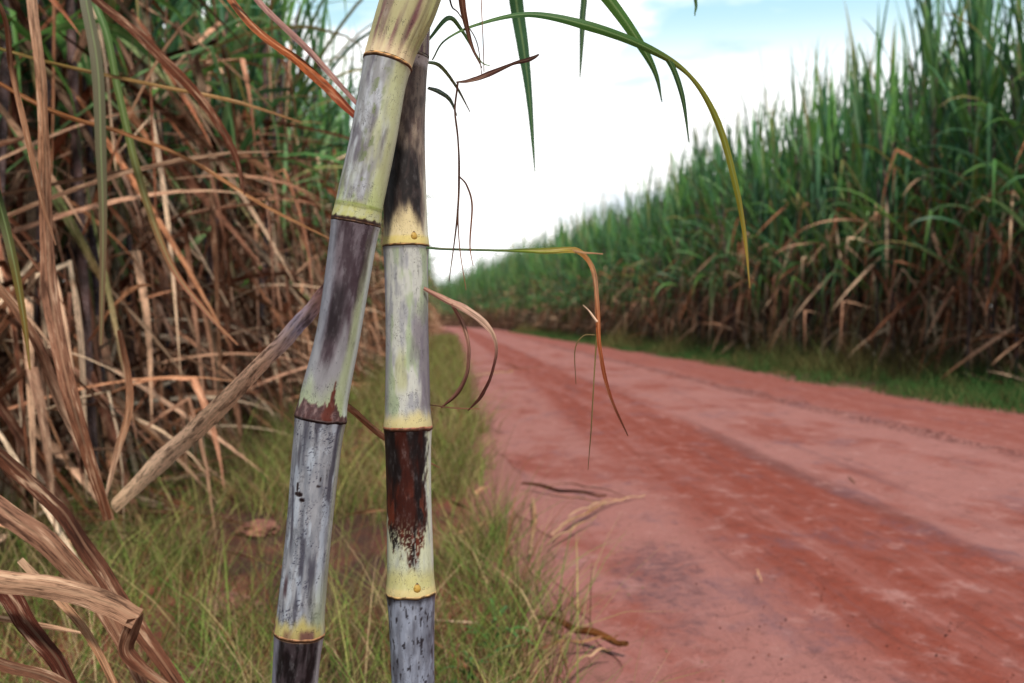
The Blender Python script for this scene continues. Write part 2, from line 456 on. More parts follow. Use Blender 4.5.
def clump_arrays(seed, left, low=False):
    """one stool of cane: a list of stalk builders, foliage, dry leaves"""
    rnd = random.Random(seed)
    stalks, fol, dry = [], QB(), QB()
    ns = 3
    WG = 1.15 if left else 1.6
    for s in range(ns):
        a = s * 2.1 + rnd.uniform(-.4, .4)
        H = rnd.uniform(2.3, 3.4) if not left else rnd.uniform(2.3, 3.1)
        rings = 7 if low else 46
        pts = cane_points(rnd, H, 0.35 if not left else 0.55, 0.16 * math.cos(a), 0.16 * math.sin(a), rings)
        rad = np.full(rings, 0.0165)
        base = np.array(rnd.choice([(0.14, 0.10, 0.10), (0.22, 0.15, 0.14), (0.10, 0.07, 0.08), (0.26, 0.23, 0.16)]))
        col = np.tile(base, (rings, 1))
        if not low:
            rad[::2] += 0.0022
            col[::2] *= 0.45
            col[1::2] *= np.random.RandomState(seed * 7 + s).uniform(0.75, 1.3, (len(col[1::2]), 1))
        q = QB(); tube(q, pts, rad, col, 5 if low else 8); stalks.append(q)
        seg = 6 if low else 10

        def p_at(f): return pts[min(rings - 1, int(f * (rings - 1)))]
        az0 = rnd.uniform(0, 6.28)
        ng = 14 if not left else 9
        g0 = 0.34 if not left else 0.5
        for k in range(ng):
            f = g0 + (1 - g0) * k / (ng - 1)
            az = az0 + (k % 2) * math.pi + rnd.uniform(-.7, .7)
            top = (f - g0) / (1 - g0)
            el = lerp(0.75, 1.42, top) + rnd.uniform(-.15, .1)
            L = rnd.uniform(1.15, 1.75) * (1.0 if top < .85 else 0.95)
            c = np.array(rnd.choice(GREENS)) * rnd.uniform(0.8, 1.2)
            tip = c * 0.9 if rnd.random() > 0.10 else np.array((0.30, 0.22, 0.08))
            grow(fol, rnd, p_at(f), az, el, L, WG * rnd.uniform(.030, .052), lerp(0.54, 0.13, top) * rnd.uniform(.5, 1.2), seg, c, tip,
                 kink=(rnd.randint(4, 7) * seg // 10 if rnd.random() < .34 and top < .9 else None), roll=0.5)
        nd = 16 if not left else 52
        for k in range(nd):
            f = rnd.uniform(0.10, 0.74)
            if left: f = rnd.uniform(0.04, 0.86) if k % 3 else rnd.uniform(.04, .3)
            az = az0 + (k % 2) * math.pi + rnd.uniform(-1.2, 1.2)
            r = rnd.random()
            c = np.array(rnd.choice(DRYS)) * rnd.uniform(.7, 1.25)
            c2 = np.array(rnd.choice(DRYS)) * rnd.uniform(.6, 1.1)
            c, c2 = c * (1.14, 1.03, .99), c2 * (1.08, .98, .94)
            if not left: c, c2 = c * 1.05, c2 * 0.95
            if rnd.random() < .16: c, c2 = np.array((.68, .53, .40)), np.array((.60, .45, .33))
            if rnd.random() < .3: c, c2 = c * .35, c2 * .4
            if r < 0.15 and f > 0.35: c = np.array(rnd.choice(GREENS)) * 1.3
            if r < (0.45 if not left else .52):      # hangs straight down against the stalk
                grow(dry, rnd, p_at(f), az, rnd.uniform(-1.35, -0.5), rnd.uniform(.6, 1.2), WG * rnd.uniform(.014, .036), .05, seg, c, c2, roll=1.0)
            elif r < 0.8:     # stands out, snapped over
                grow(dry, rnd, p_at(f), az, rnd.uniform(.2, 1.0), rnd.uniform(.8, 1.4), WG * rnd.uniform(.014, .036), .35, seg, c, c2,
                     kink=rnd.randint(2, 5) * seg // 10, roll=0.9, curlmax=1.0)
            else:             # stiff, crossing its neighbours
                grow(dry, rnd, p_at(f), az, rnd.uniform(-.9, .7), rnd.uniform(.7, 1.3), WG * rnd.uniform(.008, .026), .12, seg, c, c2, roll=1.0)
    return stalks, fol, dry


def make_variant(seed, left):
    st, fo, dr = clump_arrays(seed, left)
    return ([s.mesh('stalk', M_CANE_FAR) for s in st], fo.mesh('foliage', M_GREEN), dr.mesh('dry_leaves', M_DRY))


def put_clump(var, x, y, rz, sc, tilt=(0, 0)):
    e = empty('sugarcane_clump', (x, y, 0), rz)
    e.rotation_euler = (tilt[0], tilt[1], rz)
    e.scale = (1.0, 1.0, sc)
    st, fo, dr = var
    for nme, me in [('stalk', s) for s in st] + [('foliage', fo), ('dry_leaves', dr)]:
        o = bpy.data.objects.new(nme, me); COL.objects.link(o); o.parent = e
    return e


rnd = random.Random(11)
VR = [make_variant(100 + i, False) for i in range(8)]
VL = [make_variant(200 + i, True) for i in range(8)]
ORD = ['first', 'second', 'third', 'fourth', 'fifth', 'sixth', 'seventh', 'eighth', 'ninth', 'tenth']

# right field: three rows as individual stools
G_R = 'sugarcane stools of the field across the road'
G_L = 'sugarcane stools of the field behind the grassy verge'
XR0, XL0 = 6.35, -1.55
row_n = [66, 62, 44]
for r_ in range(3):
    y = 8.6 + r_ * 1.3
    for k in range(row_n[r_]):
        x = XR0 + r_ * 0.85 + rnd.uniform(-.3, .3)
        e = put_clump(rnd.choice(VR), x, y, rnd.uniform(0, 6.28), rnd.uniform(1.08, 1.40), (rnd.uniform(-.04, .04), rnd.uniform(-.07, .03)))
        rown = ['front row', 'second row', 'third row'][r_]
        if r_ == 0 and 3 <= k < 13:
            lab = f'tall green sugarcane stool with brown skirt, {ORD[k-3]} of the front row across the road'
        elif r_ == 0:
            lab = 'tall green sugarcane stool in the receding front row across the red road'
        else:
            lab = f'green sugarcane stool in the {rown} of the field across the red road'
        tag(e, lab, 'sugarcane', G_R)
        y += rnd.uniform(.46, .66)
RY_END = y
row_n = [48, 42, 34]
for r_ in range(3):
    y = (2.7, 2.3, 3.2)[r_]
    for k in range(row_n[r_]):
        x = XL0 - r_ * 0.62 + rnd.uniform(-.15, .15)
        e = put_clump(rnd.choice(VL), x, y, rnd.uniform(0, 6.28), rnd.uniform(.9, 1.12), (rnd.uniform(-.08, .08), rnd.uniform(-.04, .05)))
        if r_ == 0 and k < 8:
            lab = f'sugarcane stool buried in brown dead leaves, {ORD[k]} of the row edging the grass verge'
        elif r_ == 0:
            lab = 'sugarcane stool hung with dead leaves in the receding row edging the grass verge'
        else:
            lab = f'sugarcane stool with dead leaves in the {["", "second row", "third row"][r_]} behind the grass verge'
        tag(e, lab, 'sugarcane', G_L)
        y += rnd.uniform(.42, .6)


# the rest of both fields as one mass
def field_mass(name, variants, spots, label):
    Vs, Qs, Us, Cs = {0: [], 1: [], 2: []}, {0: [], 1: [], 2: []}, {0: [], 1: [], 2: []}, {0: [], 1: [], 2: []}
    off = {0: 0, 1: 0, 2: 0}
    for (x, y, a, sc) in spots:
        var = rnd.choice(variants)
        ca, sa = math.cos(a), math.sin(a)
        M = np.array([[ca, -sa, 0], [sa, ca, 0], [0, 0, sc]])
        for k in range(3):
            V, Q, U, C = var[k]
            Vs[k].append(V @ M.T + np.array([x, y, 0])); Qs[k].append(Q + off[k]); Us[k].append(U); Cs[k].append(C)
            off[k] += len(V)
    V, Q, U, C, mi = [], [], [], [], []
    o = 0
    for k in range(3):
        v = np.concatenate(Vs[k]); V.append(v); Q.append(np.concatenate(Qs[k]) + o); U.append(np.concatenate(Us[k])); C.append(np.concatenate(Cs[k]))
        mi.append(np.full(len(Q[-1]), k, dtype=np.int32)); o += len(v)
    me = quad_mesh(name, np.concatenate(V), np.concatenate(Q), np.concatenate(U), np.concatenate(C))
    for m in (M_CANE_FAR, M_GREEN, M_DRY): me.materials.append(m)
    me.polygons.foreach_set('material_index', np.concatenate(mi))
    ob = bpy.data.objects.new(name, me); COL.objects.link(ob)
    return tag(ob, label, 'sugarcane field', kind='stuff')


def low_variant(seed, left):
    st, fo, dr = clump_arrays(seed, left, True)
    q = QB()
    for s in st:
        V, Qq, U, C = s.arrays(); q.V.append(V); q.Q.append(Qq + q.n); q.U.append(U); q.C.append(C); q.n += len(V)
    return (q.arrays(), fo.arrays(), dr.arrays())


LR = [low_variant(300 + i, False) for i in range(6)]
LL = [low_variant(400 + i, True) for i in range(6)]
spots = []
for r_ in range(7):
    y = [43.5, 41, 33, 11, 13, 14, 16][r_]
    while y < 250:
        if r_ > 2 and y > 150: break
        if r_ > 5 and y > 45: break
        if r_ > 2 and y < 45: y += .35
        spots.append((bend(y) + XR0 + r_ * 0.85 + rnd.uniform(-.3, .3), y, rnd.uniform(0, 6.28), (1 if r_ < 3 or y > 45 else .8) * rnd.uniform(1.15, 1.5) * (1 + .5 * min(1, max(0, y - 45) / 80))))
        y += rnd.uniform(.5, .75) * (1 if y < 90 else 1.7)
field_mass('sugarcane_field', LR, spots, 'far and inner stand of green sugarcane across the red road')
spots = []
for r_ in range(5):
    y = [25, 22.5, 19, 2.0, 3.5][r_]
    while y < 120:
        if r_ > 2 and y > 50: break
        if r_ > 2: y += .45
        spots.append((bend(y) + XL0 - r_ * 0.62 + rnd.uniform(-.2, .2), y, rnd.uniform(0, 6.28), rnd.uniform(.86, 1.1)))
        y += rnd.uniform(.45, .7) * (1 if y < 60 else 1.7)
field_mass('sugarcane_field', LL, spots, 'far and inner stand of brown sugarcane behind the grass verge')

# ------------------------------------------------------------------ grass
def grass(name, xs, ys_, hs, ws, lean, cols, label, segs=4, seed=1, dirbias=None):
    rs = np.random.RandomState(seed)
    n = len(xs)
    az = rs.uniform(0, 2 * np.pi, n)
    ln_ = hs
    t = np.linspace(0, 1, segs + 1)
    bend = rs.uniform(0.05, 1.0, n) * lean
    dx, dy = np.cos(az), np.sin(az)
    z = np.sin(np.minimum(t[None] * (0.5 + bend[:, None]), 1.75)) / (0.5 + bend[:, None]) * ln_[:, None]
    rr = (1 - np.cos(t[None] * (0.5 + bend[:, None]))) / (0.5 + bend[:, None]) * ln_[:, None] + t[None] * rs.uniform(0, .35, n)[:, None] * ln_[:, None]
    cx = xs[:, None] + dx[:, None] * rr; cy = ys_[:, None] + dy[:, None] * rr
    w = ws[:, None] * (1 - t[None] ** 1.5 * 0.92) * 0.5
    a2 = rs.uniform(0, 2 * np.pi, n)
    sx, sy = np.cos(a2)[:, None] * w, np.sin(a2)[:, None] * w
    P = np.stack([np.stack([cx - sx, cy - sy, z], -1), np.stack([cx + sx, cy + sy, z], -1)], 2)   # n,segs+1,2,3
    k = segs + 1
    V = P.reshape(-1, 3)
    b = (np.arange(n) * k * 2)[:, None] + (np.arange(segs) * 2)[None]
    Q = np.stack([b, b + 1, b + 3, b + 2], -1).reshape(-1, 4)
    U = np.zeros((n, k, 2, 2)); U[..., 0, 0] = 0.2; U[..., 1, 0] = 0.4; U[..., 1] = t[None, :, None] + rs.uniform(0, 50, n)[:, None, None]
    C = np.repeat(cols[:, None, :], k * 2, axis=1).reshape(-1, 3)
    me = quad_mesh(name, V, Q, U.reshape(-1, 2), C)
    me.materials.append(M_GRASS)
    o = bpy.data.objects.new(name, me); COL.objects.link(o)
    return tag(o, label, 'grass', kind='stuff')


GP = np.array([(0.20, 0.25, 0.07), (0.13, 0.21, 0.055), (0.30, 0.29, 0.11), (0.30, 0.23, 0.12), (0.17, 0.12, 0.06), (0.16, 0.21, 0.06), (0.38, 0.28, 0.17), (0.20, 0.09, 0.05)])


def pick(rs, n, p): return GP[rs.choice(len(GP), n, p=p)] * rs.uniform(.42, 1.35, (n, 1))


rs = np.random.RandomState(5)
X, Y, Hh, W = [], [], [], []
tufts = []
for _ in range(8200):
    y = 0.75 + 44 * rs.rand() ** 2.3
    x = rs.uniform(-1.75, 0.40)
    tufts.append((x, y))
for (x, y) in tufts:
    dens = noise.noise(Vector((x * 2.2, y * 1.6, 4.2)))
    if dens < -0.14 and y < 9: continue
    ed = edge_l(y) - 0.02
    if x > ed - 0.16 and rs.rand() < 0.6: continue
    if x > ed - 0.09: continue
    k = int(rs.uniform(10, 24))
    hgt = rs.uniform(.10, .30) * (1.0 + 0.4 * dens)
    if y > 6: hgt *= 1.1
    rr = rs.uniform(.03, .09)
    X += list(x + rs.randn(k) * rr * .7); Y += list(y + rs.randn(k) * rr); Hh += list(hgt * rs.uniform(.5, 1.35, k)); W += list(rs.uniform(.0013, .0034, k) * (1 + y * .10))
X, Y, Hh, W = map(np.array, (X, Y, Hh, W))
Pm = [.17, .16, .12, .17, .15, .04, .10, .09]
grass('verge_grass', X, Y, Hh, W, 1.5, pick(rs, len(X), Pm), 'knee-high wispy green and straw grass between the dead cane and the road')
# wispy taller seed stems
n = 2600
y = 0.8 + 16 * rs.rand(n) ** 1.8
x = rs.uniform(-1.6, 0.18, n)
grass('grass_stems', x, y, rs.uniform(.25, .50, n), rs.uniform(.0010, .0018, n) * (1 + y * .08), 1.3, pick(rs, n, [.1, .05, .15, .3, .15, .05, .15, .05]),
      'thin straw-coloured grass stems rising from the verge', segs=6, seed=9)

X, Y, Hh, W, CC = [], [], [], [], []
for _ in range(9000):
    y = 7 + 70 * rs.rand() ** 1.7
    x = rs.uniform(4.3, 6.6)
    e = edge_r(y) + 0.02
    if x < e: continue
    t = (x - e) / 2.0
    tall = noise.noise(Vector((x * .5, y * .35, 8)))
    h = 0.07 + 0.24 * max(0, t + .3 * tall) + 0.5 * max(0, tall) * min(1, t * 3 + .2)
    if noise.noise(Vector((x * 2.2, y * .9, 3))) < -.25 and t < .4: continue
    k = 7
    h *= rs.choice([.5, .9, 1.4, 2.1], p=[.3, .4, .2, .1])
    X += list(x + rs.randn(k) * .07); Y += list(y + rs.randn(k) * .08); Hh += list(h * rs.uniform(.6, 1.4, k)); W += list(rs.uniform(.004, .008, k) * (1 + y * .02))
    olive = min(1, max(0, tall * 1.8 + t * .5 + noise.noise(Vector((x * 1.5, y * .8, 31))) * .9))
    olive = min(1, olive + (.6 if rs.rand() < .25 else 0)); c = np.array((0.055, 0.115, 0.038)) * (1 - olive) + np.array((0.17, 0.14, 0.065)) * olive
    CC.append(c[None] * rs.uniform(.7, 1.25, (k, 1)))
grass('roadside_grass', np.array(X), np.array(Y), np.array(Hh), np.array(W), 1.2, np.concatenate(CC), 'low bright green grass strip below the cane across the road', segs=3, seed=3)

# leaf litter under the left cane
def litter(name, n, xr, yr, label, seed, ls=.75):
    rnd_ = random.Random(seed)
    qb = QB()
    for _ in range(n):
        x = rnd_.uniform(*xr); y = yr[0] + (yr[1] - yr[0]) * rnd_.random() ** 1.8
        c = np.array(rnd_.choice(DRYS)) * rnd_.uniform(.6, 1.1)
        grow(qb, rnd_, (x, y, rnd_.uniform(.01, .10)), rnd_.uniform(0, 6.28), rnd_.uniform(-.05, .4), ls * rnd_.uniform(.25, .8), rnd_.uniform(.010, .03), .06, 6, c, c * .8, roll=.8)
    V = qb.V
    for v in V: v[:, 2] = np.maximum(v[:, 2], 0.006)
    return tag(qb.build(name, M_DRY), label, 'dead leaves', kind='stuff')


litter('leaf_litter', 900, (-2.8, -1.25), (1.9, 14), 'brown dead cane leaves strewn below the cane beside the grass verge', 3)
litter('leaf_litter', 500, (5.9, 8.0), (9, 40), 'brown dead cane leaves below the cane across the road', 4)
litter('leaf_litter', 50, (-1.1, 0.1), (1.8, 8), 'scattered brown cane leaf scraps lying in the verge grass', 6, .35)

# ------------------------------------------------------------------ the two close stalks
def catmull(ctrl, n):
    """ctrl: list of tuples; smooth interpolation to n samples"""
    A = np.array(ctrl, float)
    A = np.vstack([2 * A[0] - A[1], A, 2 * A[-1] - A[-2]])
    out = []
    m = len(A) - 3
    for i in range(n):
        u = i / (n - 1) * m
        k = min(int(u), m - 1); t = u - k
        p0, p1, p2, p3 = A[k:k + 4]
        out.append(0.5 * ((2 * p1) + (-p0 + p2) * t + (2 * p0 - 5 * p1 + 4 * p2 - p3) * t * t + (-p0 + 3 * p1 - 3 * p2 + p3) * t ** 3))
    return np.array(out)


def interp_line(ctrl, py):
    """ctrl sorted by py: (px, py, depth, width px)"""
    A = np.array(ctrl, float)
    dense = catmull(ctrl, 400)
    o = np.argsort(dense[:, 1])
    d = dense[o]
    return [np.interp(py, d[:, 1], d[:, k]) for k in (0, 2, 3)]


def sm(a, b, x):
    t = min(1, max(0, (x - a) / (b - a))); return t * t * (3 - 2 * t)


def mixv(a, b, t): return (a[0] + (b[0] - a[0]) * t, a[1] + (b[1] - a[1]) * t, a[2] + (b[2] - a[2]) * t)


def nz(x, y, s=0.0): return noise.noise(Vector((x, y, s)))
def fz(x, y, s=0.0): return noise.fractal(Vector((x, y, s)), 1.0, 2.0, 5)


LILAC, BLUEG, CREAM, YELG = (0.27, 0.268, 0.272), (0.215, 0.225, 0.248), (0.50, 0.51, 0.40), (0.38, 0.35, 0.12)
PGREEN, CHAR, BROWNR, OLIVE = (0.36, 0.40, 0.27), (0.030, 0.024, 0.026), (0.070, 0.022, 0.014), (0.24, 0.23, 0.05)
PURP, WAX = (0.135, 0.095, 0.120), (0.55, 0.58, 0.60)


def internode(parent, ctrl, y_top, y_bot, colf, cols=112, seed=0, name='internode', swell=0.07, ring=True, extra=None):
    """surface between two joints; th = 0 faces the road-side viewer, + towards the road; t = 0 at the lower joint"""
    rows = int(max(20, (y_bot - y_top) * 0.95))
    P = np.zeros((rows, cols, 3)); C = np.zeros((rows, cols, 3)); U = np.zeros((rows, cols, 2))
    cen = []
    for i in range(rows):
        t = i / (rows - 1)
        py = lerp(y_bot, y_top, t)
        px, dp, wd = interp_line(ctrl, py)
        cen.append((at(px, py, dp), wd * dp / F * 0.5))
    L = 0
    for i in range(rows):
        t = i / (rows - 1)
        c, r = cen[i]
        T = (cen[min(rows - 1, i + 1)][0] - cen[max(0, i - 1)][0]).normalized()
        toc = (CM.translation - c); toc = (toc - T * toc.dot(T)).normalized()
        rt = toc.cross(T) * -1
        if i: L += (c - cen[i - 1][0]).length
        px_len = y_bot - y_top
        e = min(t, 1 - t) * px_len
        rr = r * (1 - swell * 0.45 * sm(0, 22, e) + swell * 0.5 * math.exp(-(t * px_len / 7.0) ** 2) + swell * .35 * math.exp(-((1 - t) * px_len / 3.5) ** 2))
        for j in range(cols):
            th = 2 * math.pi * j / cols - math.pi
            k = rr * (1 + 0.010 * nz(th * 1.0, t * 3, seed + .5))
            if extra: k *= extra(th, t)
            p = c + toc * (math.cos(th) * k) + rt * (math.sin(th) * k)
            P[i, j] = p; U[i, j] = (th * r, L)
            C[i, j] = colf(th, t, px_len)
    qb = QB(); qb.grid(P, U, np.clip(C, 0.004, 0.9), closed=True)
    o = qb.build(name, M_CANE, parent)
    return o


def joint(parent, ctrl, py, col, thick=2.6, grow_=1.07, tilt=0.0, name='node_ring', seed=0):
    px, dp, wd = interp_line(ctrl, py)
    p2 = interp_line(ctrl, py - 4)
    c = at(px, py, dp); T = (at(p2[0], py - 4, p2[1]) - c).normalized()
    r = wd * dp / F * .5
    toc = (CM.translation - c); toc = (toc - T * toc.dot(T)).normalized(); rt = toc.cross(T) * -1
    h = thick * dp / F
    cols = 72
    prof = [(-1.0, .93), (-.9, 1.0 * grow_ - .01), (-.3, grow_), (.2, grow_ + .005), (.8, grow_ - .025), (1.0, .93)]
    P = np.zeros((len(prof), cols, 3)); C = np.zeros_like(P); U = np.zeros((len(prof), cols, 2))
    for i, (a, k) in enumerate(prof):
        for j in range(cols):
            th = 2 * math.pi * j / cols - math.pi
            wob = nz(th * 2.5, 3.0, seed) * 0.5
            kk = k * (1 + .012 * nz(th * 6, a, seed + 3))
            p = c + T * (h * (a + wob) + tilt * math.sin(th) * r) + toc * (math.cos(th) * r * kk) + rt * (math.sin(th) * r * kk)
            P[i, j] = p; U[i, j] = (th * r, a * h)
            q = sm(-.2, .7, a + nz(th * 5, a, seed + 8) * .8)
            C[i, j] = mixv(tuple(x * .25 for x in col), col, q)
    qb = QB(); qb.grid(P, U, C, closed=True)
    return qb.build(name, M_CANE, parent)


def bud(parent, ctrl, px, py, size):
    cx, dp, wd = interp_line(ctrl, py)
    c = at(cx, py, dp); r = wd * dp / F * .5
    th = math.asin(max(-1, min(1, (px - cx) / (wd * .5))))
    T = (at(interp_line(ctrl, py - 6)[0], py - 6, dp) - c).normalized()
    toc = (CM.translation - c); toc = (toc - T * toc.dot(T)).normalized(); rt = toc.cross(T) * -1
    out = toc * math.cos(th) + rt * math.sin(th)
    sd = T.cross(out)
    s = size * dp / F
    rows, cols = 12, 16
    P = np.zeros((rows, cols, 3)); C = np.zeros_like(P); U = np.zeros((rows, cols, 2))
    for i in range(rows):
        t = i / (rows - 1)
        w_ = math.sin(math.pi * min(1, t * .97 + .015)) ** .7 * (1 - .45 * t)
        for j in range(cols):
            a = 2 * math.pi * j / cols
            p = c + out * (r * .97) + T * (s * (t - .4) * 2.1) + sd * (math.cos(a) * s * w_) + out * (math.sin(a) * s * w_ * .6)
            P[i, j] = p; U[i, j] = (a * .002, t * .01)
            C[i, j] = mixv((0.42, 0.30, 0.10), (0.10, 0.045, 0.02), sm(.75, 1.0, t) + (0.55 if nz(a * 2, t * 6, 4) > .25 else 0))
    qb = QB(); qb.grid(P, U, C, closed=True)
    return qb.build('bud', M_CANE, parent)


S1 = [(452, -160, .77, 52), (432, -70, .765, 52), (410, 0, .76, 53), (388, 62, .755, 47), (373, 140, .752, 47.5), (357, 217, .752, 48.5), (339, 330, .755, 45), (321, 417, .757, 50), (309, 530, .76, 46.5),
      (300, 625, .762, 49), (295, 683, .765, 47), (289, 790, .768, 48), (287, 930, .77, 47), (290, 1100, .775, 48), (298, 1330, .78, 47)]
S2 = [(420, -140, .81, 40), (414, -60, .808, 40), (410, 0, .806, 41), (407, 60, .805, 42), (404, 140, .804, 43), (406, 245, .803, 45), (407, 330, .803, 44), (408, 426, .802, 47), (409, 500, .802, 46),
      (411, 591, .802, 48), (413, 683, .803, 44), (415, 800, .804, 46), (418, 950, .806, 45), (421, 1100, .808, 46), (424, 1260, .812, 45)]


def streaks(th, t, s, L=160):
    return .5 * fz(th * 4.5, t * L / 60.0, s) + .6 * fz(th * 2.6, t * L / 26.0, s + 5)


def c_s1_sheath(th, t, L):
    n = fz(th * 3.0, t * 1.6, 1.1)
    c = mixv((0.37, 0.345, 0.22), (0.25, 0.20, 0.16), sm(-.05, .45, n))
    c = mixv(c, (0.20, 0.10, 0.11), sm(.05, .5, fz(th * 2.6 + 2, t * 2.0, 5.0)) * .8)
    c = mixv(c, (0.12, 0.035, 0.03), sm(.30, .36, t + .10 * nz(th * 4, 2, 3)) * sm(.5, -.2, th) * .85)
    c = mixv(c, (0.46, 0.50, 0.25), sm(.45, 1.2, th) * .6)
    c = mixv(c, (0.60, 0.50, 0.36), sm(.10, 0, t) * .7)
    return c


def c_s1_a(th, t, L):
    n = fz(th * 1.8, t * 3.0, 2.0); st = streaks(th, t, 3.0, L)
    c = mixv(LILAC, (0.38, 0.39, 0.41), sm(-.2, .4, st))
    c = mixv(c, (0.15, 0.135, 0.155), sm(.0, .4, fz(th * 2.2, t * 3.4, 8)) * .8)
    c = mixv(c, (0.43, 0.44, 0.27), sm(.0, .8, th + n * .6 + .15) * .8)
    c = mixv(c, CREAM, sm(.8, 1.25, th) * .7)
    c = mixv(c, (0.42, 0.48, 0.24), sm(.40, .05, t) * sm(-.3, .3, n + .1) * .6)
    c = mixv(c, (0.17, 0.20, 0.10), sm(.14, .30, fz(th * 3.4, t * 9.0, 13.0)) * sm(.55, -.1, abs(th + .15)) * .9)
    c = mixv(c, mixv((0.39, 0.385, 0.20), (0.40, 0.40, 0.27), sm(-.2, .2, fz(th * 3, t * 14, 4))), sm(.13, .06, t + .04 * n))
    c = mixv(c, (0.18, 0.19, 0.07), math.exp(-((t - .085 - .01 * n) / .007) ** 2) * .6)
    c = mixv(c, (0.06, 0.03, 0.02), sm(.02, .008, t - .022 * max(0, nz(th * 4.5, 1, 9))))
    c = mixv(c, (0.22, 0.26, 0.06), math.exp(-((t - .10) / .008) ** 2) * .6)
    return c


def c_s1_b(th, t, L):
    n = fz(th * 1.5, t * 2.6, 21.0); st = streaks(th, t, 23.0, L)
    c = mixv((0.085, 0.062, 0.072), (0.17, 0.145, 0.16), sm(-.25, .3, st))
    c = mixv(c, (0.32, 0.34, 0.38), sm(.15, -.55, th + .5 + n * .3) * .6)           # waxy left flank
    c = mixv(c, (0.030, 0.022, 0.026), sm(.42, .1, abs(th + .22 + .25 * n)) * sm(.35, .45, t) * sm(.75, .62, t) * .75)
    c = mixv(c, (0.30, 0.30, 0.31), sm(.46, .22, t + n * .22) * .75)
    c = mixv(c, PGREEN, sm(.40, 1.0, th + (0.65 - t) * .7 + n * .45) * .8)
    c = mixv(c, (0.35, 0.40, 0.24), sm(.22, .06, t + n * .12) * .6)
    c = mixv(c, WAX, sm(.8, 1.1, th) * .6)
    # red-brown torn patch above the joint
    tri = .085 + .05 * nz(th * 3, 0, 33) + .03 * nz(th * 9, 2, 3) + .13 * max(0, 1 - abs(th - .34) / .13) - .05 * sm(.5, .9, th)
    m = sm(tri, tri - .015, t)
    redz = sm(.28, .10, abs(th - .28) + .2 * nz(th * 3, t * 20, 2))
    c = mixv(c, mixv(mixv((0.10, 0.050, 0.055), (0.20, 0.13, 0.13), sm(0, .35, fz(th * 5, t * 22, 3))), (0.135, 0.034, 0.024), redz * .9), m * .95)
    return c


def c_s1_c(th, t, L):
    n = fz(th * 1.6, t * 3.2, 41.0); st = streaks(th, t, 43.0, L)
    c = mixv(BLUEG, (0.295, 0.30, 0.318), sm(-.3, .3, st))
    c = mixv(c, (0.085, 0.083, 0.105), sm(-.05, .4, fz(th * 3.0, t * 2.4, 47)) * .85)
    c = mixv(c, (0.44, 0.48, 0.53), sm(.1, .42, fz(th * 2.2 + 1, t * 5.0, 49)) * .5)
    sq = abs(fz(th * 9 + 2.0 * nz(t * 14, th * 3, 1), t * 26, 53))
    c = mixv(c, (0.07, 0.07, 0.10), sm(.075, .015, sq) * sm(-.1, .12, fz(th * 2, t * 7, 57)) * .95)
    c = mixv(c, (0.10, 0.06, 0.07), sm(.16, .05, abs(th + .85)) * sm(.16, .20, t) * sm(.30, .24, t) * .9)
    for (a, b, ra, rb) in ((-.62, .66, .20, .012), (-.44, .635, .14, .010), (.22, .705, .10, .006), (.30, .735, .03, .014), (-.70, .69, .04, .03)):
        q = ((th - a) / ra) ** 2 + ((t - b) / rb) ** 2
        c = mixv(c, (0.025, 0.012, 0.012), sm(1.3, .6, q + .5 * nz(th * 15, t * 60, 2)))
    c = mixv(c, PGREEN, sm(.35, .05, t + n * .1) * sm(.1, .9, th) * .75)
    c = mixv(c, (0.37, 0.33, 0.16), sm(.10, .035, t + .05 * n))
    c = mixv(c, (0.13, 0.05, 0.07), sm(.05, .02, t + .02 * nz(th * 5, 3, 2)) * sm(-.1, .3, nz(th * 1.6, 7, 1) + .1) * .8)
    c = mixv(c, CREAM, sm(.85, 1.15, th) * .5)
    return c


def c_s1_d(th, t, L):
    n = fz(th * 1.6, t * 2.2, 61.0); st = streaks(th, t, 63.0, L)
    c = mixv((0.075, 0.062, 0.068), (0.022, 0.018, 0.020), sm(-.2, .25, st))
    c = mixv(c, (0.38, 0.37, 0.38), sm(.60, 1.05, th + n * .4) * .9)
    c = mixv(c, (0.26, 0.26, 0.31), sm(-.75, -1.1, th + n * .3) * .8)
    c = mixv(c, (0.32, 0.22, 0.14), sm(.985, 1.0, t))
    return c


def c_s2_a(th, t, L):
    n = fz(th * 1.6, t * 2.8, 71.0); st = streaks(th, t, 73.0, L)
    c = mixv((0.27, 0.22, 0.18), (0.15, 0.11, 0.095), sm(-.2, .3, st))
    c = mixv(c, (0.032, 0.024, 0.024), sm(.66, .50, t + n * .16) * sm(.06, .20, t + n * .12) * sm(1.05, .75, th + n * .3) * .97)
    c = mixv(c, (0.09, 0.065, 0.06), sm(.1, .4, fz(th * 4, t * 10, 79)) * .5)
    c = mixv(c, (0.52, 0.45, 0.30), sm(.20, .09, t + n * .08 + .05 * abs(th - .15)))
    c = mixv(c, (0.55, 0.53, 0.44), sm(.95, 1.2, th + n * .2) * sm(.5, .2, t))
    c = mixv(c, (0.56, 0.52, 0.50), sm(.93, .97, t) * .7)
    c = mixv(c, (0.50, 0.42, 0.15), sm(.05, .03, t) * .6)
    return c


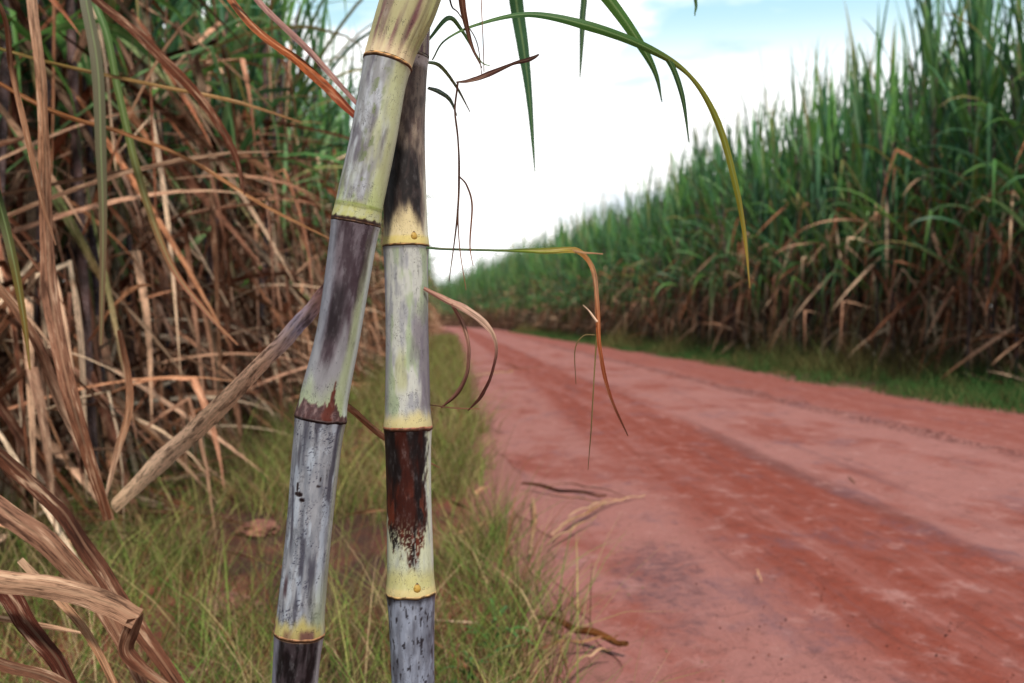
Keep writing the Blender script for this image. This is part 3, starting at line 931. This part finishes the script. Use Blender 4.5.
def c_s2_b(th, t, L):
    n = fz(th * 1.5, t * 2.6, 91.0); st = streaks(th, t, 93.0, L)
    c = mixv((0.44, 0.44, 0.41), (0.31, 0.31, 0.32), sm(-.2, .3, st))
    c = mixv(c, (0.30, 0.35, 0.23), sm(.0, .35, fz(th * 1.6, t * 3.4, 95)) * .7)
    c = mixv(c, (0.17, 0.145, 0.17), sm(.0, .5, th + n * .5 - .1) * sm(.40, .2, abs(t - .36) + n * .1) * .75)
    c = mixv(c, (0.36, 0.36, 0.17), sm(.3, .1, abs(th + .35 + .3 * n)) * sm(.16, .24, t) * sm(.48, .36, t) * .5)
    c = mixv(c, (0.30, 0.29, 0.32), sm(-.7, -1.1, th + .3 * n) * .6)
    c = mixv(c, (0.46, 0.41, 0.25), sm(.10, .03, t + .04 * n))
    c = mixv(c, (0.19, 0.19, 0.19), sm(.975, .995, t))
    return c


def c_s2_c(th, t, L):
    n = fz(th * 1.8, t * 4.0, 111.0); st = streaks(th, t, 113.0, L)
    c = mixv((0.45, 0.46, 0.36), (0.34, 0.35, 0.32), sm(-.2, .3, st))
    edge = .22 + .22 * max(0, abs(th + .0) - .25) + .10 * n + .05 * fz(th * 9, t * 20, 5)
    right = .82 + .35 * (t - .6) + n * .35 + .22 * fz(th * 5, t * 18, 9)
    m = sm(edge - .035, edge + .03, t) * sm(right + .20, right - .14, th)
    m *= 1.0 - .75 * sm(.05, .28, fz(th * 16, t * 40, 21)) * sm(.50, .28, t)
    dk = mixv(BROWNR, (0.022, 0.014, 0.014), sm(-.15, .3, fz(th * 2.0, t * 2.4, 117) + (abs(th) - .45) * .55 + (t - .62) * .9))
    dk = mixv(dk, (0.19, 0.060, 0.032), sm(.1, .35, fz(th * 4, t * 5, 119)) * sm(.75, .5, t) * .6)
    c = mixv(c, dk, m)
    c = mixv(c, (0.50, 0.50, 0.45), sm(1.0, 1.2, th) * .8)
    c = mixv(c, (0.45, 0.42, 0.21), sm(.19, .09, t + .02 * n) * .75)
    c = mixv(c, (0.50, 0.44, 0.26), sm(.055, .03, t))
    return c


def c_s2_d(th, t, L):
    n = fz(th * 1.6, t * 3.0, 131.0); st = streaks(th, t, 133.0, L)
    c = mixv((0.19, 0.20, 0.235), (0.27, 0.29, 0.34), sm(-.3, .3, st))
    c = mixv(c, (0.10, 0.10, 0.12), sm(.05, .45, n) * .7)
    c = mixv(c, (0.03, 0.025, 0.03), sm(.38, .46, fz(th * 6, t * 14, 137)) * .85)
    c = mixv(c, (0.03, 0.028, 0.035), sm(.955, 1.0, t + .02 * n) * .8)
    return c


def c_low(s):
    def f(th, t, L):
        c = mixv((0.26, 0.26, 0.30), (0.13, 0.11, 0.12), sm(-.2, .3, fz(th * 2, t * 2.5, s)))
        return mixv(c, (0.42, 0.40, 0.12), sm(.09, .05, t))
    return f


root1 = empty('sugarcane_stalk', at(298, 1330, .78)); root1.location.z = 0
bpy.context.view_layer.update()


def adopt(root):
    inv = Matrix.Translation(-root.location)
    for ch in [o for o in bpy.data.objects if o.parent == root]:
        ch.data.transform(inv)


tag(root1, 'thick close sugarcane stalk leaning towards the road, lilac wax with black scratches near its foot', 'sugarcane stalk')
BROWN_R, TAN_R = (0.30, 0.17, 0.10), (0.52, 0.38, 0.22)
internode(root1, S1, -160, 61, c_s1_sheath, name='leaf_sheath', swell=.02,
          extra=lambda th, t: 1.0 + .07 * sm(.0, .25, t) + .03 * sm(.0, .12, nz(th * 3, t * 1.0, 5)))
internode(root1, S1, 65, 222, c_s1_a)
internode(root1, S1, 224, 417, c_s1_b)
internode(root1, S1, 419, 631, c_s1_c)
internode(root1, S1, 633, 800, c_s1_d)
internode(root1, S1, 802, 960, c_low(5.), cols=48)
internode(root1, S1, 962, 1110, c_low(6.), cols=48)
internode(root1, S1, 1112, 1330, c_low(7.), cols=48)
joint(root1, S1, 63, (0.58, 0.36, 0.18), 1.9, 1.07, tilt=-.0, seed=1)
joint(root1, S1, 223, (0.20, 0.11, 0.06), 1.6, 1.035, seed=2)
joint(root1, S1, 418, (0.10, 0.055, 0.05), 1.9, 1.05, seed=3)
joint(root1, S1, 632, (0.45, 0.27, 0.16), 2.0, 1.05, seed=4)
for yy in (801, 961, 1111): joint(root1, S1, yy, (0.3, 0.2, 0.12), 2.0, 1.05, seed=yy)

root2 = empty('sugarcane_stalk', at(424, 1260, .812)); root2.location.z = 0
tag(root2, 'close upright sugarcane stalk with a red-brown scar and two small buds, behind the leaning one', 'sugarcane stalk')
internode(root2, S2, -140, 56, lambda th, t, L: mixv((0.20, 0.12, 0.14), (0.40, 0.34, 0.26), sm(-.2, .3, fz(th * 4, t * 1.5, 3))), name='leaf_sheath', swell=.02,
          extra=lambda th, t: 1.05)
internode(root2, S2, 59, 245, c_s2_a)
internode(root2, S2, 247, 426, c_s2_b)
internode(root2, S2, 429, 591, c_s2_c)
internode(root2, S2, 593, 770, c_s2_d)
internode(root2, S2, 772, 940, c_low(8.), cols=48)
internode(root2, S2, 942, 1260, c_low(9.), cols=48)
joint(root2, S2, 57.5, (0.60, 0.50, 0.42), 1.6, 1.04, seed=11)
joint(root2, S2, 246, (0.46, 0.30, 0.14), 1.5, 1.045, seed=12)
joint(root2, S2, 427.5, (0.40, 0.20, 0.13), 2.4, 1.05, seed=13)
joint(root2, S2, 592, (0.55, 0.40, 0.22), 1.8, 1.05, seed=14)
for yy in (771, 941): joint(root2, S2, yy, (0.3, 0.2, 0.12), 2.0, 1.05, seed=yy)
bud(root2, S2, 414, 239, 4.6)
bud(root2, S2, 417, 584, 5.0)

# ------------------------------------------------------------------ close leaves
SEED = [0]


def leaf(parent, pts, widths, cols, mat=None, roll=0.0, roll1=None, fold=.18, name='leaf', ripple=0.012, n=None, across=4, sub=True):
    """pts: (px, py, depth) seen from the verge; widths in pixels at that depth"""
    SEED[0] += 1
    n = n or max(24, len(pts) * 8)
    D = catmull(pts, n)
    P = np.array([at(*p) for p in D])
    m = len(pts)
    tt = np.linspace(0, m - 1, n)
    W = np.interp(tt, np.linspace(0, m - 1, len(widths)), widths) * D[:, 2] / F
    if (mat or M_DRY) is M_DRY:      # frayed, uneven edges and light crumpling of dead leaf
        W = W * np.array([1 + .13 * nz(x * 1.6, SEED[0], 7) + .03 * nz(x * 9.0, SEED[0], 2) for x in tt])
        for q in range(n):
            P[q] += np.array([min(.0016, W[q] * .12) * nz(tt[q] * 1.3, SEED[0], a) for a in (1., 2., 3.)])
    Cc = np.array(cols, float)
    C = np.stack([np.interp(tt, np.linspace(0, m - 1, len(cols)), Cc[:, k]) for k in range(3)], 1)
    T = np.gradient(P, axis=0); T /= np.linalg.norm(T, axis=1, keepdims=True)
    view = P - np.array(CM.translation); view /= np.linalg.norm(view, axis=1, keepdims=True)
    S = np.cross(T, view); S /= np.linalg.norm(S, axis=1, keepdims=True) + 1e-9
    Nn = np.cross(S, T)
    r = np.linspace(roll, roll if roll1 is None else roll1, n) + 0.25 * np.sin(np.linspace(0, 7, n) + SEED[0])
    S = S * np.cos(r)[:, None] + Nn * np.sin(r)[:, None]
    qb = QB()
    ribbon(qb, P, W, S, C, fold=fold, across=across, u0=SEED[0] * 17.3, ripple=ripple, seed=SEED[0])
    return qb.build(name, mat or M_DRY, parent)


TAN, PALE, BRN, DK, GRN, YG, RED = (0.42, 0.27, 0.18), (0.58, 0.44, 0.34), (0.24, 0.12, 0.075), (0.07, 0.035, 0.028), (0.07, 0.15, 0.035), (0.22, 0.22, 0.035), (0.25, 0.085, 0.045)
# crown of the leaning stalk, above the frame, with leaves arching into it
CR = (455, -170, .77)
leaf(root1, [(432, 60, .80), (445, 40, .80), (478, 24, .80), (530, 14, .81), (590, 26, .82), (648, 48, .84), (690, 76, .86), (718, 122, .88), (736, 185, .90), (745, 235, .92), (750, 288, .93)],
     [2, 2.5, 3.5, 6, 10, 8, 4, 7, 6.5, 4.5, 1], [GRN, GRN, GRN, (.05, .13, .035), (.06, .14, .03), GRN, YG, YG, YG, (.30, .23, .04), (.3, .2, .05)], M_GREEN, roll=.5, roll1=.3)
leaf(root1, [CR, (480, -150, .95), (505, -90, 1.08), (516, 0, 1.12), (524, 50, 1.13), (530, 100, 1.14), (535, 172, 1.15)], [6, 12, 14, 14, 12, 7, 1], [GRN, (.05, .12, .05), (.05, .12, .06)], M_GREEN, roll=.2)
leaf(root1, [CR, (500, -190, 1.0), (560, -120, 1.1), (583, -20, 1.15), (583, 20, 1.16), (580, 78, 1.17)], [6, 10, 10, 8, 7, 1], [GRN, (.05, .10, .06)], M_GREEN, roll=.3)
leaf(root1, [CR, (500, -140, .85), (560, -60, .88), (610, 0, .9), (638, 40, .91), (655, 72, .92), (662, 102, .93)], [6, 12, 14, 13, 10, 5, 1], [GRN, (.08, .17, .035), (.07, .15, .03), (.06, .12, .06)], M_GREEN, roll=.1)
leaf(root1, [(655, 52, .845), (670, 62, .85), (682, 95, .86), (689, 142, .87)], [3, 6, 5, 1], [GRN, (.05, .10, .06)], M_GREEN)
leaf(root1, [CR, (560, -240, 1.1), (660, -120, 1.2), (693, -10, 1.25), (695, 16, 1.26)], [6, 12, 8, 4, 1], [GRN, GRN], M_GREEN)
# thin torn strips near the top of the stalks
leaf(root1, [CR, (460, -60, .78), (462, 0, .79), (470, 40, .80), (482, 68, .80)], [6, 9, 7, 4, 1], [BRN, DK], roll=.2)
leaf(root1, [CR, (445, -60, .80), (450, 0, .82), (459, 14, .83), (476, 40, .84), (482, 75, .84)], [2, 2, 2, 1.2, 1.1, 1], [DK, DK])
leaf(root2, [(428, 40, .82), (448, 18, .84), (462, 30, .86), (480, 60, .88), (490, 66, .88)], [3, 5, 4, 2, 1], [GRN, GRN], M_GREEN, roll=.5)
leaf(root2, [(425, 62, .83), (440, 66, .9), (456, 86, .95), (470, 112, .97)], [3, 4, 3, 1], [GRN, DK], M_GREEN)
leaf(root2, [(428, 88, .83), (440, 92, .9), (450, 100, .95), (457, 116, .97)], [3, 5, 4, 1], [(.03, .07, .05), (.03, .07, .05)], M_GREEN)
# dark snapped blade tip and its strands
leaf(root1, [(481, -5, .79), (483, 40, .79), (484, 72, .79)], [1, 1, 1], [BRN, DK])
leaf(root1, [(456, 82, .79), (470, 80, .79), (488, 74, .79), (512, 64, .79), (530, 59, .79), (539, 54, .79)], [1.5, 5, 6, 3, 5, 2], [DK, (.10, .05, .045), DK, (.05, .03, .03)], roll=.4)
leaf(root1, [(458, 82, .79), (455, 110, .79), (458, 140, .79), (459, 176, .79), (457, 220, .79), (449, 282, .79)], [2.2, 2, 2, 2.4, 2, .8], [DK, DK])
leaf(root1, [(459, 176, .79), (467, 186, .79), (472, 206, .79), (470, 244, .79), (473, 266, .79)], [1.5, 2, 2, 1.6, .6], [DK, BRN])
leaf(root1, [(459, 176, .79), (458, 215, .79), (460, 250, .79), (466, 290, .79)], [1.5, 1.5, 1.2, .6], [DK, BRN])
# horizontal leaf from the upright stalk's upper joint
leaf(root2, [(424, 247, .795), (450, 249, .80), (505, 250, .81), (540, 250, .82), (572, 249, .83), (586, 256, .84), (595, 275, .845), (598, 310, .85), (600, 350, .85), (610, 395, .86), (628, 436, .87)],
     [3, 3, 3, 8, 9, 7, 6, 5, 4, 3.5, 1], [(.05, .10, .05), (.04, .09, .05), (.12, .16, .03), (.22, .18, .05), (.33, .17, .07), (.35, .22, .14), (.32, .12, .05), (.25, .08, .04), (.10, .04, .03)], M_DRY, roll=.9, roll1=.2)
leaf(root2, [(572, 251, .83), (588, 253, .83), (603, 254, .83)], [2.5, 2, 1.2], [(.30, .20, .11), TAN])
leaf(root2, [(597, 330, .85), (594, 380, .85), (591, 430, .85), (588, 470, .85)], [1.5, 1.4, 1.3, .6], [(.16, .13, .05), (.10, .07, .04)])
leaf(root2, [(595, 335, .85), (583, 336, .85), (575, 350, .85), (576, 384, .85)], [1, 1, 1.2, .6], [(.16, .13, .05), (.10, .07, .04)])
leaf(root2, [(597, 322, .846), (590, 312, .846), (583, 305, .846)], [3, 1.6, .6], [PALE, PALE])
# two drooping dead tips
leaf(root2, [(424, 288, .79), (445, 299, .80), (468, 310, .80), (488, 326, .80), (497, 346, .80), (493, 372, .80), (483, 395, .80), (468, 411, .80)], [4, 6, 8, 7, 5, 5, 6, 1.5],
     [(.30, .17, .14), (.34, .21, .17), (.42, .30, .24), (.38, .26, .20), (.12, .05, .045), (.10, .04, .035), (.12, .05, .04)], roll=.4, roll1=.9)
leaf(root2, [(452, 304, .80), (462, 322, .81), (469, 345, .81), (468, 372, .81), (458, 393, .81), (441, 408, .81)], [3, 5, 5, 6, 6, 1.5], [(.34, .21, .17), (.24, .14, .11), (.12, .05, .045), (.13, .05, .045)], roll=.5, roll1=.8)
leaf(root2, [(430, 405, .80), (455, 408, .80), (480, 409, .80)], [1, 1.5, 1], [DK, BRN])
# dead leaves behind the stalks
leaf(root1, [(205, -40, 1.1), (250, 22, 1.0), (300, 62, .95), (332, 92, .86), (358, 118, .80)], [8, 10, 10, 10, 7], [(.22, .10, .06), (.28, .10, .04), (.18, .05, .03)], roll=.5)
leaf(root1, [(228, -40, 1.0), (262, 5, .98), (310, 52, .93), (358, 104, .82)], [6, 6, 6, 5], [(.30, .19, .17), (.24, .14, .13)], roll=.2)
leaf(root1, [(325, 396, .80), (350, 409, .84), (384, 437, .90), (440, 468, .97)], [5, 7, 6, 1], [TAN, BRN])
# dead leaf folded over and hanging back to the ground behind the leaning stalk
leaf(root1, [(334, 276, .80), (318, 300, .86), (296, 326, .93), (262, 362, 1.02), (212, 414, 1.16), (160, 462, 1.3), (112, 508, 1.42)], [10, 17, 19, 16, 19, 20, 12],
     [(.20, .12, .16), (.38, .24, .22), (.34, .30, .36), (.60, .42, .32), (.64, .46, .34), (.68, .50, .38), (.6, .44, .31)], roll=-.35, roll1=-.3, fold=.12)
for r_ in (root1, root2): adopt(r_)

# close stool beyond the frame's edge whose dead leaves hang into view
near = empty('sugarcane_clump', (-1.02, 1.05, 0))
tag(near, 'nearest sugarcane stool, its long striped dead leaves hanging in front of the thicket', 'sugarcane', G_L)
rn = random.Random(77)
for k in range(3):
    q = QB(); pts = cane_points(rn, 2.6, .25, -1.02 + .13 * math.cos(k * 2.1), 1.05 + .13 * math.sin(k * 2.1), 46)
    rad = np.full(46, .0165); rad[::2] += .002; col = np.tile((.25, .2, .2), (46, 1)); col[::2] *= .4
    tube(q, pts, rad, col, 12); q.build('stalk', M_CANE_FAR, near)
hang = [
    ([(-120, -130, 1.2), (-20, -160, 1.25), (22, -60, 1.3), (36, 30, 1.3), (44, 110, 1.3), (47, 200, 1.3), (52, 300, 1.3), (72, 400, 1.28), (108, 520, 1.3)], [8, 14, 14, 13, 15, 17, 20, 20, 10], [TAN, PALE, TAN, (.36, .23, .17), BRN], .4),
    ([(-90, -120, 1.3), (20, -180, 1.35), (72, -60, 1.4), (88, 10, 1.4), (98, 70, 1.4), (101, 150, 1.4), (103, 230, 1.4), (101, 345, 1.4)], [6, 10, 14, 15, 15, 13, 9, 5], [(.12, .17, .08), (.20, .23, .15), (.24, .24, .16), (.20, .20, .12), (.30, .2, .12)], .2),
    ([(-80, -100, 1.4), (20, -60, 1.45), (92, -5, 1.5), (150, 45, 1.5), (200, 98, 1.5), (233, 150, 1.5), (245, 195, 1.5)], [8, 12, 13, 14, 12, 8, 2], [BRN, (.16, .08, .055), (.20, .09, .055), (.16, .07, .05)], .6),
    ([(-60, -60, 1.1), (0, 5, 1.15), (12, 70, 1.2), (28, 140, 1.2), (42, 200, 1.2), (56, 245, 1.2)], [6, 7, 7, 7, 6, 2], [BRN, TAN, (.3, .18, .12)], .5),
    ([(-40, -90, 1.6), (60, -50, 1.7), (102, 20, 1.7), (118, 90, 1.7), (140, 180, 1.7), (170, 262, 1.7), (205, 310, 1.7), (238, 345, 1.7)], [6, 8, 9, 9, 9, 8, 6, 2], [GRN, GRN, (.12, .15, .04), (.28, .12, .06), (.30, .12, .06)], .3),
    ([(-40, 60, 1.5), (50, 110, 1.55), (120, 132, 1.6), (190, 160, 1.6), (262, 204, 1.6), (332, 240, 1.6)], [4, 6, 5, 5, 5, 1.5], [(.36, .18, .08), (.44, .25, .13), (.36, .22, .12)], .3),
    ([(-60, 30, 1.5), (40, 60, 1.5), (140, 82, 1.6), (230, 100, 1.6), (300, 122, 1.6)], [3, 4, 5, 5, 2], [(.3, .28, .1), (.36, .26, .12), (.42, .28, .16)], .3),
    ([(-70, 90, 1.1), (-20, 150, 1.15), (0, 205, 1.2), (14, 262, 1.2), (24, 320, 1.2), (30, 370, 1.2)], [8, 12, 13, 11, 7, 2], [(.05, .12, .04), (.06, .13, .04), (.22, .18, .04), (.32, .2, .05)], .2),
    ([(-110, 380, .95), (-40, 420, .97), (10, 462, 1.0), (58, 505, 1.0), (95, 560, 1.0), (132, 618, .99), (165, 665, .98), (205, 720, .98)], [14, 22, 24, 24, 22, 20, 17, 10], [BRN, (.15, .075, .05), (.13, .065, .048), (.22, .12, .085), (.17, .085, .06)], .7),
    ([(-120, 430, .9), (-50, 468, .92), (0, 508, .93), (52, 548, .94), (90, 590, .95), (122, 640, .95), (150, 700, .95)], [14, 22, 26, 26, 22, 17, 12], [(.30, .18, .13), (.34, .22, .17), (.30, .19, .14), (.26, .15, .11)], .1),
    ([(-120, 560, .86), (-50, 570, .86), (0, 582, .86), (60, 590, .86), (105, 602, .86), (138, 618, .86)], [18, 24, 27, 27, 28, 26], [(.36, .26, .20), (.46, .33, .25), (.42, .30, .23), (.36, .24, .18)], .0),
    ([(138, 618, .86), (128, 650, .87), (150, 672, .88), (185, 700, .89)], [24, 20, 16, 12], [(.3, .2, .15), (.2, .1, .07), (.38, .26, .19)], .7),
    ([(-60, 540, .9), (0, 585, .91), (30, 625, .91), (62, 668, .92), (90, 720, .92)], [20, 24, 24, 20, 14], [(.12, .05, .04), (.15, .065, .048), (.10, .045, .035)], .4),
    ([(20, 560, .89), (60, 600, .9), (92, 640, .9), (120, 700, .9)], [8, 10, 10, 8], [PALE, TAN, TAN], .2),
    ([(-60, 640, .84), (0, 662, .85), (50, 678, .85), (90, 700, .85)], [14, 16, 14, 8], [(.16, .08, .055), (.24, .15, .11)], .3),
    ([(-50, 610, .9), (0, 618, .95), (55, 628, 1.0), (90, 634, 1.0)], [6, 7, 6, 1], [TAN, PALE], .2),
    ([(-30, 250, 1.3), (30, 330, 1.35), (60, 400, 1.4), (90, 460, 1.4), (112, 520, 1.4)], [8, 12, 14, 14, 8], [TAN, (.30, .18, .13), PALE, TAN], .3),
    ([(120, 330, 1.5), (130, 400, 1.5), (118, 450, 1.48), (104, 505, 1.45)], [7, 9, 9, 3], [BRN, TAN, PALE], .2),
]
for pts, wd, cs, rl in hang:
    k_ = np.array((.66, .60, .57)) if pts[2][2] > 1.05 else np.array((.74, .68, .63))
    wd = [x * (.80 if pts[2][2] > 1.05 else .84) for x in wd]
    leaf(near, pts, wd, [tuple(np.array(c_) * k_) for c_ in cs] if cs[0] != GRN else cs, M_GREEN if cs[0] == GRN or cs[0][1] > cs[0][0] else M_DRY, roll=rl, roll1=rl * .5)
adopt(near)

# ------------------------------------------------------------------ scraps on the road
def scrap(label, pts, widths, cols, name='dry_leaf', cat='dry leaf', raise_=.006, tube_=False, group=None):
    P = np.array([tuple(on_ground(px, py, 0.024)) for px, py in pts])
    n = max(10, len(pts) * 6)
    D = catmull([tuple(p) for p in P], n)
    D[:, 2] = .030 + raise_ + np.abs(np.sin(np.linspace(0, 7, n))) * .010
    tt = np.linspace(0, 1, n)
    W = np.interp(tt, np.linspace(0, 1, len(widths)), widths) * (1 if tube_ else .62)
    C = np.stack([np.interp(tt, np.linspace(0, 1, len(cols)), np.array(cols)[:, k] * (.72, .64, .56)[k]) for k in range(3)], 1)
    qb = QB()
    o0 = D[0].copy(); o0[2] = .024
    if tube_: tube(qb, D - o0, W * .5, C, 8)
    else:
        S = np.tile((0, 0, 1.0), (n, 1)); T = np.gradient(D, axis=0); S = np.cross(S, T); S[:, 2] += np.linalg.norm(S, axis=1) * .35
        SEED[0] += 1
        ribbon(qb, D - o0, W, S, C, fold=.25, across=4, u0=SEED[0] * 13.1, ripple=.06, seed=SEED[0])
    o = qb.build(name, M_DRY)
    o.location = o0
    return tag(o, label, cat, group)


GS = 'dry cane scraps on the road'
scrap('dark brown dead blade curving over the road towards the pale straws', [(545, 490), (575, 488), (605, 494), (632, 502)], [.006, .016, .012, .004], [BRN, DK, BRN], group=GS)
scrap('pale straw-coloured cane strip lying slantwise in the middle of the trash', [(552, 538), (575, 522), (600, 510), (618, 503)], [.012, .024, .02, .008], [PALE, TAN, PALE], group=GS)
scrap('short pale cane chip beside the slanting straw', [(568, 520), (590, 510), (606, 505)], [.01, .016, .006], [PALE, PALE], group=GS)
scrap('tan cane strip pointing from the trash into the road', [(600, 505), (622, 503), (645, 499)], [.012, .016, .008], [TAN, PALE], group=GS)
scrap('reddish straw running along the grass side of the trash', [(548, 498), (572, 501), (598, 506)], [.006, .010, .006], [(.34, .14, .10), TAN], group=GS)
scrap('pale crumpled leaf upright at the grass edge', [(532, 500), (534, 525), (529, 560)], [.02, .03, .012], [PALE, TAN, PALE], group=GS)
scrap('thick brown broken cane piece at the foot of the grass', [(536, 622), (565, 632), (595, 642), (627, 652)], [.010, .016, .019, .012], [DK, (.24, .12, .06), (.36, .19, .09)], name='cane_piece', cat='cane piece', tube_=True, group=GS)
scrap('pale forked leaf strip just below the thick brown piece', [(568, 682), (585, 664), (600, 658), (612, 656)], [.006, .012, .012, .005], [TAN, PALE, TAN], group=GS)
scrap('single small white straw standing out on the red wheel track', [(756, 574), (759, 581), (762, 588)], [.004, .006, .003], [(.7, .55, .42), (.7, .5, .36)], group=GS)
scrap('pale flat leaf on the far road beside the drooping tips', [(474, 377), (490, 374), (513, 372)], [.03, .06, .03], [PALE, (.5, .38, .24)], group=GS)
scrap('brown twig crossing the far road near the pale flat leaf', [(505, 364), (520, 369), (540, 367)], [.02, .035, .02], [BRN, (.15, .08, .05)], group=GS)
scrap('small pale scrap on the far road close to the verge', [(455, 367), (462, 364), (472, 361)], [.03, .07, .03], [PALE, PALE], group=GS)
scrap('tiny tan straw on the road beyond the wheel track', [(848, 480), (852, 484), (855, 487)], [.008, .012, .006], [BRN, BRN], group=GS)


scrap('long dark twig lying across the trash beneath the pale straws', [(522, 486), (548, 492), (580, 497), (606, 500)], [.01, .016, .012, .008], [BRN, DK, BRN], name='cane_piece', cat='cane piece', tube_=True, group=GS)
scrap('narrow pale straw lying alongside and below the slanting straw', [(548, 547), (572, 533), (596, 521)], [.008, .018, .006], [PALE, TAN], group=GS)
scrap('thin brown straw joining the thick brown piece from the grass', [(540, 655), (570, 648), (600, 646), (618, 643)], [.008, .014, .012, .006], [BRN, TAN, BRN], group=GS)


def blob(name, loc, size, mat, label, cat, seed):
    rows, cols = 40, 60
    P = np.zeros((rows, cols, 3))
    for i in range(rows):
        ph = math.pi * (i / (rows - 1)) - math.pi / 2
        for j in range(cols):
            a = 2 * math.pi * j / cols
            v = Vector((math.cos(ph) * math.cos(a), math.cos(ph) * math.sin(a), math.sin(ph)))
            k = 1 + .32 * noise.fractal(v * 1.9 + Vector((seed, 0, 0)), 1.1, 2, 6)
            P[i, j] = (v.x * size[0] * k, v.y * size[1] * k, v.z * size[2] * k)
    qb = QB(); qb.grid(P, P[..., :2].copy(), np.zeros_like(P), closed=True)
    o = qb.build(name, mat); o.location = loc
    return tag(o, label, cat)


M_CLOD, nt, ns, ln = new_mat('orange_clod')
g = N(nt, 'ShaderNodeNewGeometry').outputs['Position']
c = mixc(nt, (0.24, 0.09, 0.06), (0.12, 0.045, 0.03), maprange(nt, noise_tex(nt, g, 30, 5), .4, .6))
p = N(nt, 'ShaderNodeBsdfPrincipled', Roughness=.9); ln.new(c, p.inputs['Base Color'])
b = N(nt, 'ShaderNodeBump', Strength=.8, Distance=.01); ln.new(noise_tex(nt, g, 60, 5), b.inputs['Height']); ln.new(b.outputs[0], p.inputs['Normal'])
o = nt.nodes.new('ShaderNodeOutputMaterial'); ln.new(p.outputs[0], o.inputs[0])
pt = on_ground(258, 535, 0); blob('soil_clod', (pt.x, pt.y, .02), (.075, .06, .03), M_CLOD, 'large orange-red clod of earth half hidden in grass below the folded dead leaf', 'clod', 3)
pt = on_ground(228, 610, 0); blob('soil_clod', (pt.x, pt.y, .01), (.08, .07, .03), M_CLOD, 'smaller flat red clod of earth in the grass left of the leaning stalk', 'clod', 9)

# crumbs of soil on the road
qb = QB(); rs = np.random.RandomState(21)
for _ in range(800):
    y = 1.9 + 10 * rs.rand() ** 2
    x = rs.choice([rs.uniform(.4, 1.2), rs.uniform(2.85, 3.15), rs.uniform(.4, 4.3)], p=[.35, .3, .35])
    s = rs.uniform(.0010, .0034) * (1.7 if 2.8 < x < 3.2 else 1)
    P = np.zeros((4, 6, 3))
    for i, (zz, rr) in enumerate(((-.4, .8), (.1, 1.0), (.6, .7), (.85, .1))):
        for j in range(6):
            a = j * math.pi / 3
            P[i, j] = (x + math.cos(a) * rr * s * rs.uniform(.7, 1.3), y + math.sin(a) * rr * s * rs.uniform(.7, 1.4), .030 + zz * s)
    qb.grid(P, P[..., :2].copy(), np.tile(np.array((.13, .05, .04)) * rs.uniform(.4, 2.0), (4, 6, 1)), closed=True)
tag(qb.build('soil_crumbs', M_GRASS), 'dark crumbs of soil scattered over the road', 'soil crumbs', kind='stuff')

# broad-leaved weeds at the road edge
def weed(px, py, h, label, seed):
    rn = random.Random(seed)
    pt = on_ground(px, py, 0)
    root = empty('weed_plant', (pt.x, pt.y, 0))
    st, fo = QB(), QB()
    pts = np.array([(0.01 * math.sin(k), 0.008 * k * .3, h * k / 6) for k in range(7)])
    tube(st, pts, np.linspace(.003, .001, 7), np.tile((.10, .14, .04), (7, 1)), 6)
    for k in range(16):
        i = rn.randint(1, 6)
        grow(fo, rn, pts[i], rn.uniform(0, 6.28), rn.uniform(.0, .9), rn.uniform(.06, .13), rn.uniform(.008, .016), .3, 6, (.08, .19, .05), (.10, .20, .06))
    st.build('stem', M_GREEN, root); fo.build('foliage', M_GREEN, root)
    tag(root, label, 'weed')


weed(497, 668, .10, 'small bright green weed at the road edge beside the thick brown cane piece', 1)
weed(478, 712, .09, 'small bright green weed in the grass just below the other road-edge weed', 2)
weed(170, 455, .22, 'bright green sprout at the foot of the dead cane by the folded leaf', 3)

# ------------------------------------------------------------------ render settings
vs = SC.view_settings
vs.view_transform = 'Standard'; vs.look = 'None'; vs.exposure = 0.22; vs.gamma = 1.0; vs.use_curve_mapping = False
SC.render.engine = 'CYCLES'
cy = SC.cycles
cy.max_bounces = 6; cy.diffuse_bounces = 1; cy.glossy_bounces = 2; cy.transmission_bounces = 3; cy.transparent_max_bounces = 4
cy.use_denoising = True
cy.sample_clamp_indirect = 4
